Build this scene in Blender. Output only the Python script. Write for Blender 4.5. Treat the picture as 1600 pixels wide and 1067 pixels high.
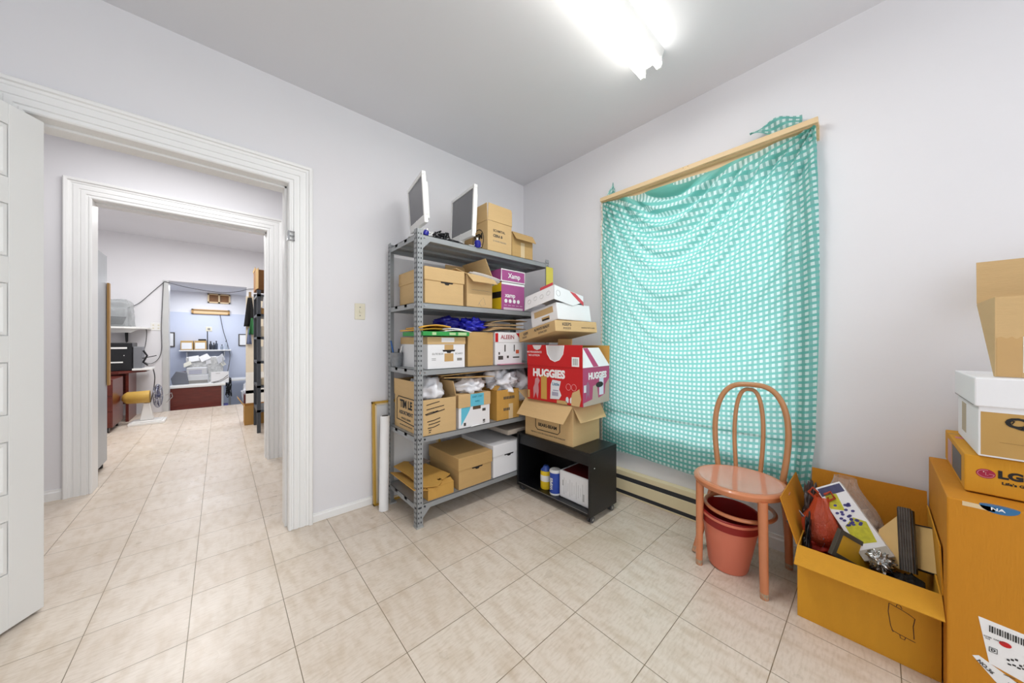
import bpy, math, random
from mathutils import Vector, Matrix, Euler, noise
random.seed(7)
C = bpy.context.scene.collection
S = bpy.context.scene
R = math.radians
for o in list(bpy.data.objects): bpy.data.objects.remove(o)

# ------------------------------------------------------------ camera, world, exposure
cd = bpy.data.cameras.new('camera'); cam = bpy.data.objects.new('camera', cd); C.objects.link(cam)
cam.location = (0, 0, 1.2); cam.rotation_euler = (R(90), 0, -math.atan2(.6667, .7454))
cd.sensor_fit = 'HORIZONTAL'; cd.sensor_width = 36; cd.lens = 510/1600*36; cd.clip_start = .02
S.camera = cam
S.view_settings.view_transform = 'Standard'; S.view_settings.look = 'None'
S.view_settings.gamma = 1; S.view_settings.exposure = 0.6; S.view_settings.use_curve_mapping = False
w = bpy.data.worlds.new('world'); S.world = w; w.use_nodes = True
bg = w.node_tree.nodes['Background']; bg.inputs[0].default_value = (.93, .96, 1, 1); bg.inputs[1].default_value = 1.12
def area(name, loc, rot, sx, sy, power, col=(1, 1, 1)):
    l = bpy.data.lights.new(name, 'AREA'); l.shape = 'RECTANGLE'; l.size = sx; l.size_y = sy; l.energy = power; l.color = col
    o = bpy.data.objects.new(name, l); C.objects.link(o); o.location = loc; o.rotation_euler = rot; return o
area('daylight_window', (2.95, .9, 1.45), (0, R(90), 0), 1.9, 1.3, 18, (.88, .96, 1))      # daylight outside the curtained window
area('ceiling_tube_main', (.95, .87, 2.72), (0, 0, 0), 1.2, .15, 11)                      # the strip light in this room
area('ceiling_light_hall', (-.2, 3.4, 2.80), (0, 0, 0), 1.2, .3, 11)
area('ceiling_light_back_room', (-.3, 6.2, 2.90), (0, 0, 0), 1.4, 1.4, 44)
area('fill_light_sunken_room', (-.2, 8.9, 2.22), (0, 0, 0), .9, .5, 13, (.90, .94, 1))  # unseen lamp added to brighten the sunken room

# ------------------------------------------------------------ helpers
def lin(h):
    h = h.lstrip('#'); v = [int(h[i:i+2], 16)/255 for i in (0, 2, 4)]
    return tuple(c/12.92 if c <= .04045 else ((c+.055)/1.055)**2.4 for c in v)+(1,)
MATS = {}
def mat(name, hexc, rough=.6, var=.06, scale=8, bump=0, bscale=60, metal=0, spec=.5, stretch=None, alpha=1, emis=None, trans=0, coat=0):
    if name in MATS: return MATS[name]
    m = bpy.data.materials.new(name); m.use_nodes = True; nt = m.node_tree; N = nt.nodes; L = nt.links
    b = N['Principled BSDF']; c = lin(hexc)
    b.inputs['Roughness'].default_value = rough; b.inputs['Metallic'].default_value = metal
    b.inputs['Specular IOR Level'].default_value = spec; b.inputs['Alpha'].default_value = alpha
    b.inputs['Transmission Weight'].default_value = trans; b.inputs['Coat Weight'].default_value = coat
    tc = N.new('ShaderNodeTexCoord'); mp = N.new('ShaderNodeMapping'); L.new(tc.outputs['Object'], mp.inputs[0])
    if stretch: mp.inputs['Scale'].default_value = stretch
    n = N.new('ShaderNodeTexNoise'); n.inputs['Scale'].default_value = scale; n.inputs['Detail'].default_value = 5
    L.new(mp.outputs[0], n.inputs['Vector'])
    mx = N.new('ShaderNodeMix'); mx.data_type = 'RGBA'
    mx.inputs[6].default_value = tuple(max(0, x*(1-var*1.6)) for x in c[:3])+(1,)
    mx.inputs[7].default_value = tuple(min(1, x*(1+var)) for x in c[:3])+(1,)
    L.new(n.outputs['Fac'], mx.inputs[0]); L.new(mx.outputs[2], b.inputs['Base Color'])
    if bump:
        n2 = N.new('ShaderNodeTexNoise'); n2.inputs['Scale'].default_value = bscale; n2.inputs['Detail'].default_value = 4
        L.new(mp.outputs[0], n2.inputs['Vector'])
        bp = N.new('ShaderNodeBump'); bp.inputs['Strength'].default_value = bump; bp.inputs['Distance'].default_value = .01
        L.new(n2.outputs['Fac'], bp.inputs['Height']); L.new(bp.outputs[0], b.inputs['Normal'])
    if emis:
        b.inputs['Emission Color'].default_value = lin(emis[0]); b.inputs['Emission Strength'].default_value = emis[1]
    MATS[name] = m; return m

class G:
    def __init__(s): s.v = []; s.f = []; s.m = []; s.sm = []
    def add(s, vs, fs, m=0, smooth=False):
        k = len(s.v); s.v += [tuple(v) for v in vs]
        for f in fs: s.f.append([i+k for i in f]); s.m.append(m); s.sm.append(smooth)
        return s
    def box(s, a, b, m=0, M=None):
        x0, y0, z0 = a; x1, y1, z1 = b
        x0, x1 = min(x0, x1), max(x0, x1); y0, y1 = min(y0, y1), max(y0, y1); z0, z1 = min(z0, z1), max(z0, z1)
        vs = [(x0,y0,z0),(x1,y0,z0),(x1,y1,z0),(x0,y1,z0),(x0,y0,z1),(x1,y0,z1),(x1,y1,z1),(x0,y1,z1)]
        if M: vs = [M @ Vector(v) for v in vs]
        return s.add(vs, [(0,3,2,1),(4,5,6,7),(0,1,5,4),(1,2,6,5),(2,3,7,6),(3,0,4,7)], m)
    def poly(s, pts, h, M=None, m=0):      # 2D outline in local xy, thickness h along z
        n = len(pts); vs = [(x, y, 0) for x, y in pts]+[(x, y, h) for x, y in pts]
        if M: vs = [M @ Vector(v) for v in vs]
        return s.add(vs, [list(range(n))[::-1], [n+i for i in range(n)]]+[(i, (i+1) % n, n+(i+1) % n, n+i) for i in range(n)], m)
    def tube(s, P, r, n=10, m=0, closed=False, rs=None):
        P = [Vector(p) for p in P]; k = len(P); ref = None; vs = []
        for i, p in enumerate(P):
            if closed: t = (P[(i+1) % k]-P[i-1])
            else: t = (P[min(i+1, k-1)]-P[max(i-1, 0)])
            t = t.normalized() if t.length > 1e-9 else Vector((0, 0, 1))
            if ref is None: ref = t.orthogonal().normalized()
            ref = (ref-t*ref.dot(t)); ref = ref.normalized() if ref.length > 1e-6 else t.orthogonal().normalized()
            b = t.cross(ref); rr = rs[i] if rs else r
            vs += [p+ref*math.cos(2*math.pi*j/n)*rr+b*math.sin(2*math.pi*j/n)*rr for j in range(n)]
        fs = []
        for i in range(k if closed else k-1):
            a = i*n; c = ((i+1) % k)*n
            fs += [(a+j, a+(j+1) % n, c+(j+1) % n, c+j) for j in range(n)]
        if not closed: fs += [list(range(n))[::-1], [(k-1)*n+j for j in range(n)]]
        return s.add(vs, fs, m, True)
    def lathe(s, prof, c=(0, 0, 0), n=32, m=0, M=None, sx=1, sy=1):
        vs = []
        for r, z in prof:
            for j in range(n):
                a = 2*math.pi*j/n; vs.append(Vector((c[0]+r*sx*math.cos(a), c[1]+r*sy*math.sin(a), c[2]+z)))
        if M: vs = [M @ v for v in vs]
        fs = []
        for i in range(len(prof)-1):
            fs += [(i*n+j, i*n+(j+1) % n, (i+1)*n+(j+1) % n, (i+1)*n+j) for j in range(n)]
        s.add(vs, fs, m, True)
        return s
    def cyl(s, a, b, r, n=16, m=0): return s.tube([a, b], r, n, m)
    def grid(s, fn, nu, nv, m=0, smooth=True):
        vs = [fn(i/nu, j/nv) for j in range(nv+1) for i in range(nu+1)]
        fs = [(j*(nu+1)+i, j*(nu+1)+i+1, (j+1)*(nu+1)+i+1, (j+1)*(nu+1)+i) for j in range(nv) for i in range(nu)]
        return s.add(vs, fs, m, smooth)
    def build(s, name, mats, parent=None, loc=None, rot=None, bevel=0, solid=0, subsurf=0, sharp=40):
        me = bpy.data.meshes.new(name); me.from_pydata(s.v, [], s.f); me.update()
        if not isinstance(mats, (list, tuple)): mats = [mats]
        for x in mats: me.materials.append(x)
        me.polygons.foreach_set('material_index', s.m)
        me.polygons.foreach_set('use_smooth', s.sm); me.update()
        o = bpy.data.objects.new(name, me); C.objects.link(o)
        if any(s.sm) and hasattr(me, 'set_sharp_from_angle'): me.set_sharp_from_angle(angle=R(sharp))
        if parent: o.parent = parent
        if loc: o.location = loc
        if rot: o.rotation_euler = rot
        if bevel:
            b = o.modifiers.new('bevel', 'BEVEL'); b.width = bevel; b.segments = 2; b.limit_method = 'ANGLE'
        if solid:
            b = o.modifiers.new('solid', 'SOLIDIFY'); b.thickness = solid
        if subsurf:
            b = o.modifiers.new('sub', 'SUBSURF'); b.levels = subsurf; b.render_levels = subsurf
        return o
def tag(o, label=None, cat=None, group=None, kind=None):
    if label: o['label'] = label
    if cat: o['category'] = cat
    if group: o['group'] = group
    if kind: o['kind'] = kind
    return o
def thing(name, label, cat, loc=(0, 0, 0), rot=(0, 0, 0), group=None):
    o = bpy.data.objects.new(name, None); C.objects.link(o); o.empty_display_size = .05
    o.location = loc; o.rotation_euler = [R(a) for a in rot]; return tag(o, label, cat, group)
def struct(name, g, m, bevel=0, label=None): return tag(g.build(name, m, bevel=bevel), kind='structure', label=label)
def B(a, b): return G().box(a, b)

FACE = {'-x': ((0,-1,0),(0,0,1)), '+x': ((0,1,0),(0,0,1)), '-y': ((1,0,0),(0,0,1)), '+y': ((-1,0,0),(0,0,1)),
        '+z': ((0,-1,0),(1,0,0)), '-z': ((1,0,0),(0,1,0))}
def fmat(face, pos, spin=0):
    u, v = [Vector(a) for a in FACE[face]]; n = u.cross(v)
    M = Matrix((u, v, n)).transposed().to_4x4(); M.translation = Vector(pos)
    return M @ Matrix.Rotation(R(spin), 4, 'Z')
def text(name, s, parent, face, pos, size, m, bold=0, spin=0, sx=1, align='CENTER', label=None):
    cu = bpy.data.curves.new('t', 'FONT'); cu.body = s; cu.size = size; cu.align_x = align; cu.align_y = 'CENTER'
    cu.offset = bold; cu.extrude = .0004; cu.resolution_u = 3
    t = bpy.data.objects.new('t', cu); C.objects.link(t); bpy.context.view_layer.update()
    me = bpy.data.meshes.new_from_object(t.evaluated_get(bpy.context.evaluated_depsgraph_get()))
    bpy.data.objects.remove(t); me.materials.clear(); me.materials.append(m); me.name = name
    M = fmat(face, pos, spin) @ Matrix.Translation((0, 0, .0008)) @ Matrix.Diagonal((sx, 1, 1, 1))
    me.transform(M)
    o = bpy.data.objects.new(name, me); C.objects.link(o); o.parent = parent
    if label: o['label'] = label
    return o
def patch(name, parent, face, pos, pts, m, t=.0008, spin=0, label=None):   # flat print / label on a face; pts local 2D
    o = G().poly(pts, t, fmat(face, pos, spin)).build(name, m, parent)
    if label: o['label'] = label
    return o
def rect(wd, h, x=0, y=0): return [(x-wd/2, y-h/2), (x+wd/2, y-h/2), (x+wd/2, y+h/2), (x-wd/2, y+h/2)]
def ell(a, b, n=28, x=0, y=0, a0=0, a1=360):
    return [(x+a*math.cos(R(a0+(a1-a0)*i/(n if a1-a0 == 360 else n-1))), y+b*math.sin(R(a0+(a1-a0)*i/(n if a1-a0 == 360 else n-1)))) for i in range(n)]
def bars(name, parent, face, pos, rows, m, label=None):   # rows of (x, y, w, h) small printed marks, one mesh
    g = G(); M = fmat(face, pos)
    for x, y, wd, h in rows: g.poly(rect(wd, h, x, y), .0009, M)
    o = g.build(name, m, parent)
    if label: o['label'] = label
    return o
def strokes(name, parent, face, pos, lines, m, r=.002, label=None):
    g = G(); M = fmat(face, pos)
    for l in lines: g.tube([M @ Vector((x, y, .0004)) for x, y in l], r, 6)
    o = g.build(name, m, parent)
    if label: o['label'] = label
    return o

# ------------------------------------------------------------ materials
kraft = mat('cardboard_tan', '#cfae7c', .8, .05, 6, .12, 40, stretch=(1, 1, 6))
kraft2 = mat('cardboard_brown', '#c4a068', .8, .05, 6, .12, 40, stretch=(1, 1, 6))
kraft5 = mat('cardboard_amber', '#c99a4b', .75, .05, 6, .15, 40, stretch=(5, 5, 1))
kraft3 = mat('cardboard_golden', '#c78310', .75, .05, 6, .15, 40, stretch=(5, 5, 1))
kraft4 = mat('cardboard_yellow', '#d0931c', .75, .05, 6, .15, 30, stretch=(5, 5, 1))
kraftin = mat('cardboard_inside', '#b98f55', .85, .06, 6)
whitecard = mat('white_card', '#ebebed', .6, .02, 5, .05, 30)
paper = mat('paper_white', '#f0f0f0', .6, .03, 12)
black = mat('black_ink', '#1b1918', .7, .05)
dgrey = mat('dark_grey_ink', '#4a4642', .7, .05)
midgrey = mat('grey_ink', '#8b8985', .7, .05)
tape = mat('packing_tape', '#c7a16a', .25, .04, 10)
tapel = mat('packing_tape_light', '#dcc49c', .3, .04, 10)
steel = mat('grey_painted_steel', '#9c9fa1', .42, .07, 9, .03, 50, metal=.2)
steeld = mat('slot_dark', '#33353a', .7)
metal = mat('chrome', '#b9bbbe', .25, .04, metal=.9)
trimw = mat('trim_paint', '#f3f3f2', .42, .015, 3)
wallm = mat('wall_paint', '#e8e7ea', .75, .018, 2.5, .05, 25)
wallb = mat('wall_paint_blue', '#ccd2e2', .75, .02, 2.5, .05, 25)
ceilm = mat('ceiling_paint', '#e2e2e6', .85, .03, 1.2)
plasticw = mat('white_plastic', '#eeedea', .35, .02)
plasticb = mat('black_plastic', '#17171a', .35, .08)
mahog = mat('mahogany', '#66261b', .3, .35, 7, stretch=(1, 1, 5))
bagw = mat('white_plastic_bag', '#ececf0', .35, .04, 14, .15, 30)
blackwood = mat('black_laminate', '#0f0f12', .36, .15, 30, .05, 90)
cream = mat('cream_metal', '#e6d9b2', .4, .03)
redc = mat('red_print', '#c4161c', .5, .04)
pink = mat('magenta_print', '#b23c6c', .5, .04)
purple = mat('purple_print', '#a8508c', .55, .04)
yellow = mat('yellow_print', '#ecc81f', .55, .05)
cyan = mat('cyan_print', '#62bfd8', .5, .04)
blueb = mat('blue_plastic', '#1a1a8e', .3, .15, 10)
wood = mat('pale_wood', '#e3c79b', .55, .07, 8, stretch=(1, 1, 6))

# floor: square tiles, darker joints
def floor_mat():
    m = bpy.data.materials.new('vinyl_tile'); m.use_nodes = True; N = m.node_tree.nodes; L = m.node_tree.links; b = N['Principled BSDF']
    tc = N.new('ShaderNodeTexCoord'); mp = N.new('ShaderNodeMapping'); mp.inputs['Location'].default_value = (.416, .058, 0)
    L.new(tc.outputs['Object'], mp.inputs[0])
    br = N.new('ShaderNodeTexBrick'); br.offset = 0; br.squash = 1
    for k, v in dict(Scale=1, **{'Mortar Size': .0016, 'Mortar Smooth': .3, 'Brick Width': .318, 'Row Height': .3165}).items(): br.inputs[k].default_value = v
    br.inputs['Color1'].default_value = lin('#e2d6c8'); br.inputs['Color2'].default_value = lin('#dccebf'); br.inputs['Mortar'].default_value = lin('#75674f')
    L.new(mp.outputs[0], br.inputs['Vector'])
    def noisemix(scale, stretch, col, fac, prev, lo=.45, hi=.75):
        m2 = N.new('ShaderNodeMapping'); m2.inputs['Scale'].default_value = stretch; L.new(tc.outputs['Object'], m2.inputs[0])
        n = N.new('ShaderNodeTexNoise'); n.inputs['Scale'].default_value = scale; n.inputs['Detail'].default_value = 6; L.new(m2.outputs[0], n.inputs['Vector'])
        r = N.new('ShaderNodeMapRange'); r.inputs[1].default_value = lo; r.inputs[2].default_value = hi; r.inputs[4].default_value = fac
        L.new(n.outputs['Fac'], r.inputs[0]); x = N.new('ShaderNodeMix'); x.data_type = 'RGBA'
        L.new(r.outputs[0], x.inputs[0]); L.new(prev, x.inputs[6]); x.inputs[7].default_value = lin(col); return x.outputs[2]
    c = noisemix(7, (3, 1, 1), '#bda68a', .5, br.outputs['Color'])
    c = noisemix(26, (1, 4, 1), '#ad977a', .35, c)
    c = noisemix(1.3, (1, 1, 1), '#a08b60', .34, c, .5, .8)
    L.new(c, b.inputs['Base Color'])
    n = N.new('ShaderNodeTexNoise'); n.inputs['Scale'].default_value = 5; n.inputs['Detail'].default_value = 3; L.new(tc.outputs['Object'], n.inputs['Vector'])
    r = N.new('ShaderNodeMapRange'); r.inputs[3].default_value = .2; r.inputs[4].default_value = .42; L.new(n.outputs['Fac'], r.inputs[0]); L.new(r.outputs[0], b.inputs['Roughness'])
    n2 = N.new('ShaderNodeTexNoise'); n2.inputs['Scale'].default_value = 9; L.new(tc.outputs['Object'], n2.inputs['Vector'])
    bp = N.new('ShaderNodeBump'); bp.inputs['Strength'].default_value = .12; bp.inputs['Distance'].default_value = .01; L.new(n2.outputs['Fac'], bp.inputs['Height'])
    b2 = N.new('ShaderNodeBump'); b2.invert = True; b2.inputs['Strength'].default_value = .5; b2.inputs['Distance'].default_value = .002
    L.new(br.outputs['Fac'], b2.inputs['Height']); L.new(bp.outputs[0], b2.inputs['Normal']); L.new(b2.outputs[0], b.inputs['Normal'])
    b.inputs['Specular IOR Level'].default_value = .45
    return m
floorm = floor_mat()

# ------------------------------------------------------------ the setting
YA, XB, HC = 2.50, 2.40, 2.85
def wall_with_hole_y(name, x0, x1, y0, y1, H, hx0, hx1, hz, m, z0=0):
    g = G(); g.box((x0, y0, z0), (hx0, y1, H)); g.box((hx1, y0, z0), (x1, y1, H)); g.box((hx0, y0, hz), (hx1, y1, H)); return struct(name, g, m)
struct('floor', B((-1.9, -1.6, -.12), (2.56, 8.15, 0)), floorm)
struct('ceiling', B((-1.9, -1.6, HC), (2.6, YA, HC+.1)), ceilm)
wall_with_hole_y('wall_left', -1.9, XB, YA, YA+.15, HC+.1, -.657, .335, 2.225, wallm)
g = G(); wy0, wy1, wz0, wz1 = .34, 1.44, .525, 2.24
g.box((XB, -1.6, 0), (XB+.18, wy0, HC+.1)); g.box((XB, wy1, 0), (XB+.18, YA+.15, HC+.1)); g.box((XB, wy0, 0), (XB+.18, wy1, wz0)); g.box((XB, wy0, wz1), (XB+.18, wy1, HC+.1))
struct('wall_right', g, wallm)
struct('wall_side', B((-2.0, -1.6, 0), (-1.9, YA, HC)), wallm)
# window behind the curtain: frame, meeting rail and pane
g = G()
for a, b_ in (((wy0, wz0), (wy0+.03, wz1)), ((wy1-.03, wz0), (wy1, wz1)), ((wy0, .652), (wy1, .665)), ((wy0, wz1-.05), (wy1, wz1)), ((wy0, 1.42), (wy1, 1.47))):
    g.box((XB+.07, a[0], a[1]), (XB+.12, b_[0], b_[1]))
win = struct('window_1', g, trimw)
glass = mat('window_glass', '#ffffff', .02, 0, trans=.2, alpha=.35)
G().box((XB+.09, wy0+.05, .66), (XB+.094, wy1-.05, wz1-.05)).build('pane', glass, win)
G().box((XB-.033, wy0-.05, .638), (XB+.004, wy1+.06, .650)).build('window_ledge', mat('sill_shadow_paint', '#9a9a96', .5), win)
# hall
HR = 2.85
struct('ceiling', B((-1.9, YA+.15, HR), (1.6, 4.15, HR+.1)), ceilm)
struct('wall_hall_left', B((-2.0, YA, 0), (-1.9, 4.30, HR)), wallm)
struct('wall_hall_right', B((1.6, YA+.15, 0), (1.7, 4.15, HR)), wallm)
wall_with_hole_y('wall_hall_far', -2.0, 1.7, 4.15, 4.30, 3.0, -.770, .372, 2.34, wallm)
# back room
struct('ceiling', B((-2.4, 4.30, 2.96), (1.7, 8.15, 3.06)), ceilm)
struct('wall_back_room_left', B((-2.3, 4.30, 0), (-2.2, 8.15, 2.96)), wallm)
struct('wall_back_room_right', B((.95, 4.30, 0), (1.05, 8.15, 2.96)), wallm)
wall_with_hole_y('wall_back_room_far', -2.3, 1.05, 8.15, 8.32, 2.96, -.71, .385, 2.25, wallm, -.5)
# sunken room
struct('floor', B((-1.4, 8.15, -.57), (1.3, 9.75, -.45)), mat('grey_floor', '#6e6c68', .6))
struct('ceiling', B((-1.4, 8.32, 2.25), (1.3, 9.75, 2.33)), ceilm)
struct('wall_sunken_far', G().box((-1.4, 9.68, 1.815), (1.3, 9.75, 2.25)).box((-1.4, 9.665, -.45), (1.3, 9.75, 1.815), 1), [wallm, wallb])
struct('wall_sunken_left', B((-1.4, 8.32, -.45), (-1.3, 9.68, 2.25)), wallb)
struct('wall_sunken_right', B((1.2, 8.32, -.45), (1.3, 9.68, 2.25)), wallb)
struct('trim_7', B((-.73, 8.13, -.5), (-.66, 8.34, 2.25)), mat('pillar_paint', '#c9cac9', .4))

# fluted casings
PROF = [(0,0),(0,.016),(.006,.022),(.014,.022),(.018,.014),(.026,.014),(.030,.022),(.052,.022),(.055,.016),(.060,.016),(.063,.022),(.088,.022),(.091,.016),(.096,.016),(.100,.022),(.112,.024),(.116,.034),(.130,.036),(.136,.030),(.136,0)]
def casing(name, x0, x1, zt, yf, sc=1):
    vs = []; n = len(PROF)
    for o, t in PROF:
        o *= sc; y = yf-t
        vs += [(x0-o, y, 0), (x0-o, y, zt+o), (x1+o, y, zt+o), (x1+o, y, 0)]
    fs = []
    for i in range(n-1):
        for k in range(3): a = i*4+k; fs.append((a, a+1, a+5, a+4))
    fs.append([i*4 for i in range(n)]); fs.append([i*4+3 for i in range(n)][::-1])
    return struct(name, G().add(vs, fs), trimw)
casing('trim_1', -.637, .323, 2.205, YA, .97)
casing('trim_2', -.753, .357, 2.325, 4.15, 1.03)
# jamb linings with stops
def jamb(name, x0, x1, zt, y0, y1, hx0, hx1, hz, left=True):
    g = G(); g.box((hx0, y0, 0), (x0, y1, zt)); g.box((x1, y0, 0), (hx1, y1, zt)); g.box((hx0, y0, zt), (hx1, y1, hz))
    ys = y0+.055
    if left: g.box((x0, ys, 0), (x0+.012, y1, zt))
    g.box((x1-.012, ys, 0), (x1, y1, zt)); g.box((x0, ys, zt-.012), (x1, y1, zt))
    return struct(name, g, trimw, .001)
jamb('trim_3', -.637, .323, 2.205, YA, YA+.15, -.657, .335, 2.225, False)
jamb('trim_4', -.753, .357, 2.325, 4.15, 4.30, -.770, .372, 2.34, False)
# baseboards
def base(name, a, b, n, h=.056, t=.014):
    a = Vector(a); b = Vector(b); n = Vector(n); g = G(); u = (b-a)
    prof = [(0,0),(t,0),(t,h*.72),(t*.55,h*.82),(t*.5,h),(0,h)]
    vs = [a+n*p+Vector((0,0,q)) for p, q in prof]+[b+n*p+Vector((0,0,q)) for p, q in prof]; k = len(prof)
    g.add(vs, [(i, (i+1) % k, k+(i+1) % k, k+i) for i in range(k)]+[list(range(k)), list(range(k, 2*k))[::-1]])
    return struct(name, g, trimw)
base('baseboard_left', (.457, YA, 0), (XB, YA, 0), (0, -1, 0))
base('baseboard_right', (XB, -1.6, 0), (XB, .66, 0), (-1, 0, 0), .085)
base('baseboard_hall', (-1.9, 4.15, 0), (-.895, 4.15, 0), (0, -1, 0), .08)
base('baseboard_side', (-1.9, -1.6, 0), (-1.9, YA, 0), (1, 0, 0))

# open door leaf with six panels, hinged on the left jamb
L_ = .90
d = tag(bpy.data.objects.new('door_1', None), kind='structure'); C.objects.link(d)
d.location = (-.588, 2.49, .012); d.rotation_euler = (0, 0, math.atan2(-.85, -.527))
H_ = 2.17; st = .118
g = G(); g.box((0, -.032, 0), (L_, -.008, H_))
for a, b_ in ((0, st), (L_-st, L_)):
    g.box((a, -.040, 0), (b_, 0, H_))
pz = [.23+.327*i for i in range(6)]; ph = .218
zs = [0]+sum([[p, p+ph] for p in pz], [])+[H_]
for i in range(0, len(zs), 2): g.box((st, -.040, zs[i]), (L_-st, 0, min(zs[i+1], H_)))
g.build('door_leaf', trimw, d, bevel=.002)
for p in pz:
    for sgn, yy in ((1, -.008), (-1, -.032)):
        q = G(); x0, x1, z0, z1 = st+.004, L_-st-.004, p+.004, p+ph-.004
        rings = [(0, .006), (.012, .0065), (.018, 0.001), (.045, .001), (.058, .006)]
        vs = []
        for i_, t in rings: vs += [(x0+i_, yy+sgn*t, z0+i_), (x1-i_, yy+sgn*t, z0+i_), (x1-i_, yy+sgn*t, z1-i_), (x0+i_, yy+sgn*t, z1-i_)]
        fs = [(i*4+k, i*4+(k+1) % 4, (i+1)*4+(k+1) % 4, (i+1)*4+k) for i in range(len(rings)-1) for k in range(4)]+[(16, 17, 18, 19)]
        if sgn > 0: fs = [f[::-1] for f in fs]
        q.add(vs, fs).build('door_panel', trimw, d)
g = G()
for zz in (.25, 1.1, 1.95): g.cyl((-.004, -.044, zz-.045), (-.004, -.044, zz+.045), .005)
g.build('door_hinge', metal, d)

# ------------------------------------------------------------ wall fittings
t = thing('hinge_leaf', 'small steel hinge leaf left on the bare door frame beside the doorway', 'hinge', (.322, YA-.025, 1.87))
G().box((-.004, .003, -.026), (.0, .040, .026)).build('jamb_plate', metal, t)
G().box((.004, -.004, -.030), (.032, .0015, -.024)).box((.004, -.004, .024), (.032, .0015, .030)).box((.026, -.004, -.03), (.032, .0015, .03)).box((.004, -.004, -.004), (.03, .0015, .004)).build('bracket_plate', mat('dull_steel', '#7b7b7b', .35, metal=.8), t)
G().cyl((.001, -.004, -.03), (.001, -.004, .03), .005).build('pin', metal, t)
ivory = mat('ivory_plastic', '#e2dcc6', .4, .02)
t = thing('light_switch', 'ivory toggle light switch plate on the white wall left of the steel shelving', 'light switch', (.755, YA, 1.417))
G().box((-.036, -.006, -.058), (.036, 0, .058)).build('cover_plate', ivory, t, bevel=.003)
G().box((-.006, -.018, -.005), (.006, -.005, .012)).build('toggle', ivory, t, bevel=.001)
for z in (-.03, .03): G().cyl((0, -.0075, z), (0, -.005, z), .004, 10).build('screw', midgrey, t)
# fluorescent strip
t = thing('fluorescent_light', 'white twin tube fluorescent strip light glowing on the grey ceiling', 'ceiling light', (1.25, .875, HC))
G().poly([(-.075, 0), (.075, 0), (.06, -.05), (-.06, -.05)], 1.24, Matrix.Translation((-.62, 0, 0)) @ Matrix(((0,0,1,0),(1,0,0,0),(0,1,0,0),(0,0,0,1)))).build('housing', mat('fixture_enamel', '#dededc', .3), t)
tubem = mat('lit_tube', '#ffffff', .4, 0, emis=('#fffdf5', 7))
for y in (-.048, .048):
    G().cyl((-.605, y, -.078), (.605, y, -.078), .019, 20).build('tube', tubem, t)
    for x in (-.618, .605): G().poly([(-.016, -.05), (.016, -.05), (.016, .0), (.012, .022), (-.012, .022), (-.016, 0)], .013, Matrix.Translation((x, y, -.078)) @ Matrix(((0,0,1,0),(1,0,0,0),(0,-1,0,0),(0,0,0,1)))).build('lamp_holder', plasticw, t)
# baseboard heater
t = thing('baseboard_heater', 'long cream metal baseboard heater on the wall under the green curtain', 'heater', (XB, 0, 0))
G().box((-.055, .64, .154), (0, 2.2, .192)).box((-.058, .64, .042), (-.05, 2.2, .122)).box((-.012, .64, .0), (0, 2.2, .16)).box((-.05, .64, .0), (0, 2.2, .012)).build('casing', cream, t, bevel=.003)
G().box((-.049, .642, .012), (-.012, 2.198, .154)).build('vent_slot', steeld, t)
G().box((-.066, .63, 0), (0, .66, .192)).build('end_cap', cream, t, bevel=.002)

# ------------------------------------------------------------ curtain
def curtain_mat(name='green_check_cloth'):
    m = bpy.data.materials.new(name); m.use_nodes = True; N = m.node_tree.nodes; L = m.node_tree.links; out = N['Material Output']
    N.remove(N['Principled BSDF'])
    uv = N.new('ShaderNodeUVMap'); uv.uv_map = 'UVMap'
    sp = N.new('ShaderNodeSeparateXYZ'); L.new(uv.outputs[0], sp.inputs[0])
    def band(sock, lo):
        f = N.new('ShaderNodeMath'); f.operation = 'FRACT'; k = N.new('ShaderNodeMath'); k.operation = 'MULTIPLY'; k.inputs[1].default_value = 1/(.0325 if lo < .5 else .0285)
        L.new(sock, k.inputs[0]); L.new(k.outputs[0], f.inputs[0]); g = N.new('ShaderNodeMath'); g.operation = 'GREATER_THAN'; g.inputs[1].default_value = lo
        L.new(f.outputs[0], g.inputs[0]); return g.outputs[0]
    bx, by = band(sp.outputs[0], .5), band(sp.outputs[1], .45)
    sq = N.new('ShaderNodeMath'); sq.operation = 'MULTIPLY'; L.new(bx, sq.inputs[0]); L.new(by, sq.inputs[1])
    m1 = N.new('ShaderNodeMix'); m1.data_type = 'RGBA'; m1.inputs[6].default_value = lin('#5dbaad'); m1.inputs[7].default_value = lin('#85bbb3'); L.new(by, m1.inputs[0])
    m2 = N.new('ShaderNodeMix'); m2.data_type = 'RGBA'; L.new(m1.outputs[2], m2.inputs[6]); m2.inputs[7].default_value = lin('#e0f2ee'); L.new(sq.outputs[0], m2.inputs[0])
    df = N.new('ShaderNodeBsdfDiffuse'); tr = N.new('ShaderNodeBsdfTranslucent'); gl = N.new('ShaderNodeBsdfGlossy'); gl.inputs['Roughness'].default_value = .45
    L.new(m2.outputs[2], df.inputs[0]); m3 = N.new('ShaderNodeMix'); m3.data_type = 'RGBA'; m3.inputs[0].default_value = .38; L.new(m2.outputs[2], m3.inputs[6]); m3.inputs[7].default_value = lin('#cfe9ee'); L.new(m3.outputs[2], tr.inputs[0])
    a = N.new('ShaderNodeMixShader'); a.inputs[0].default_value = .36; L.new(df.outputs[0], a.inputs[1]); L.new(tr.outputs[0], a.inputs[2])
    b = N.new('ShaderNodeMixShader'); b.inputs[0].default_value = .05; L.new(a.outputs[0], b.inputs[1]); L.new(gl.outputs[0], b.inputs[2])
    L.new(b.outputs[0], out.inputs[0]); return m
cloth = curtain_mat()
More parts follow.
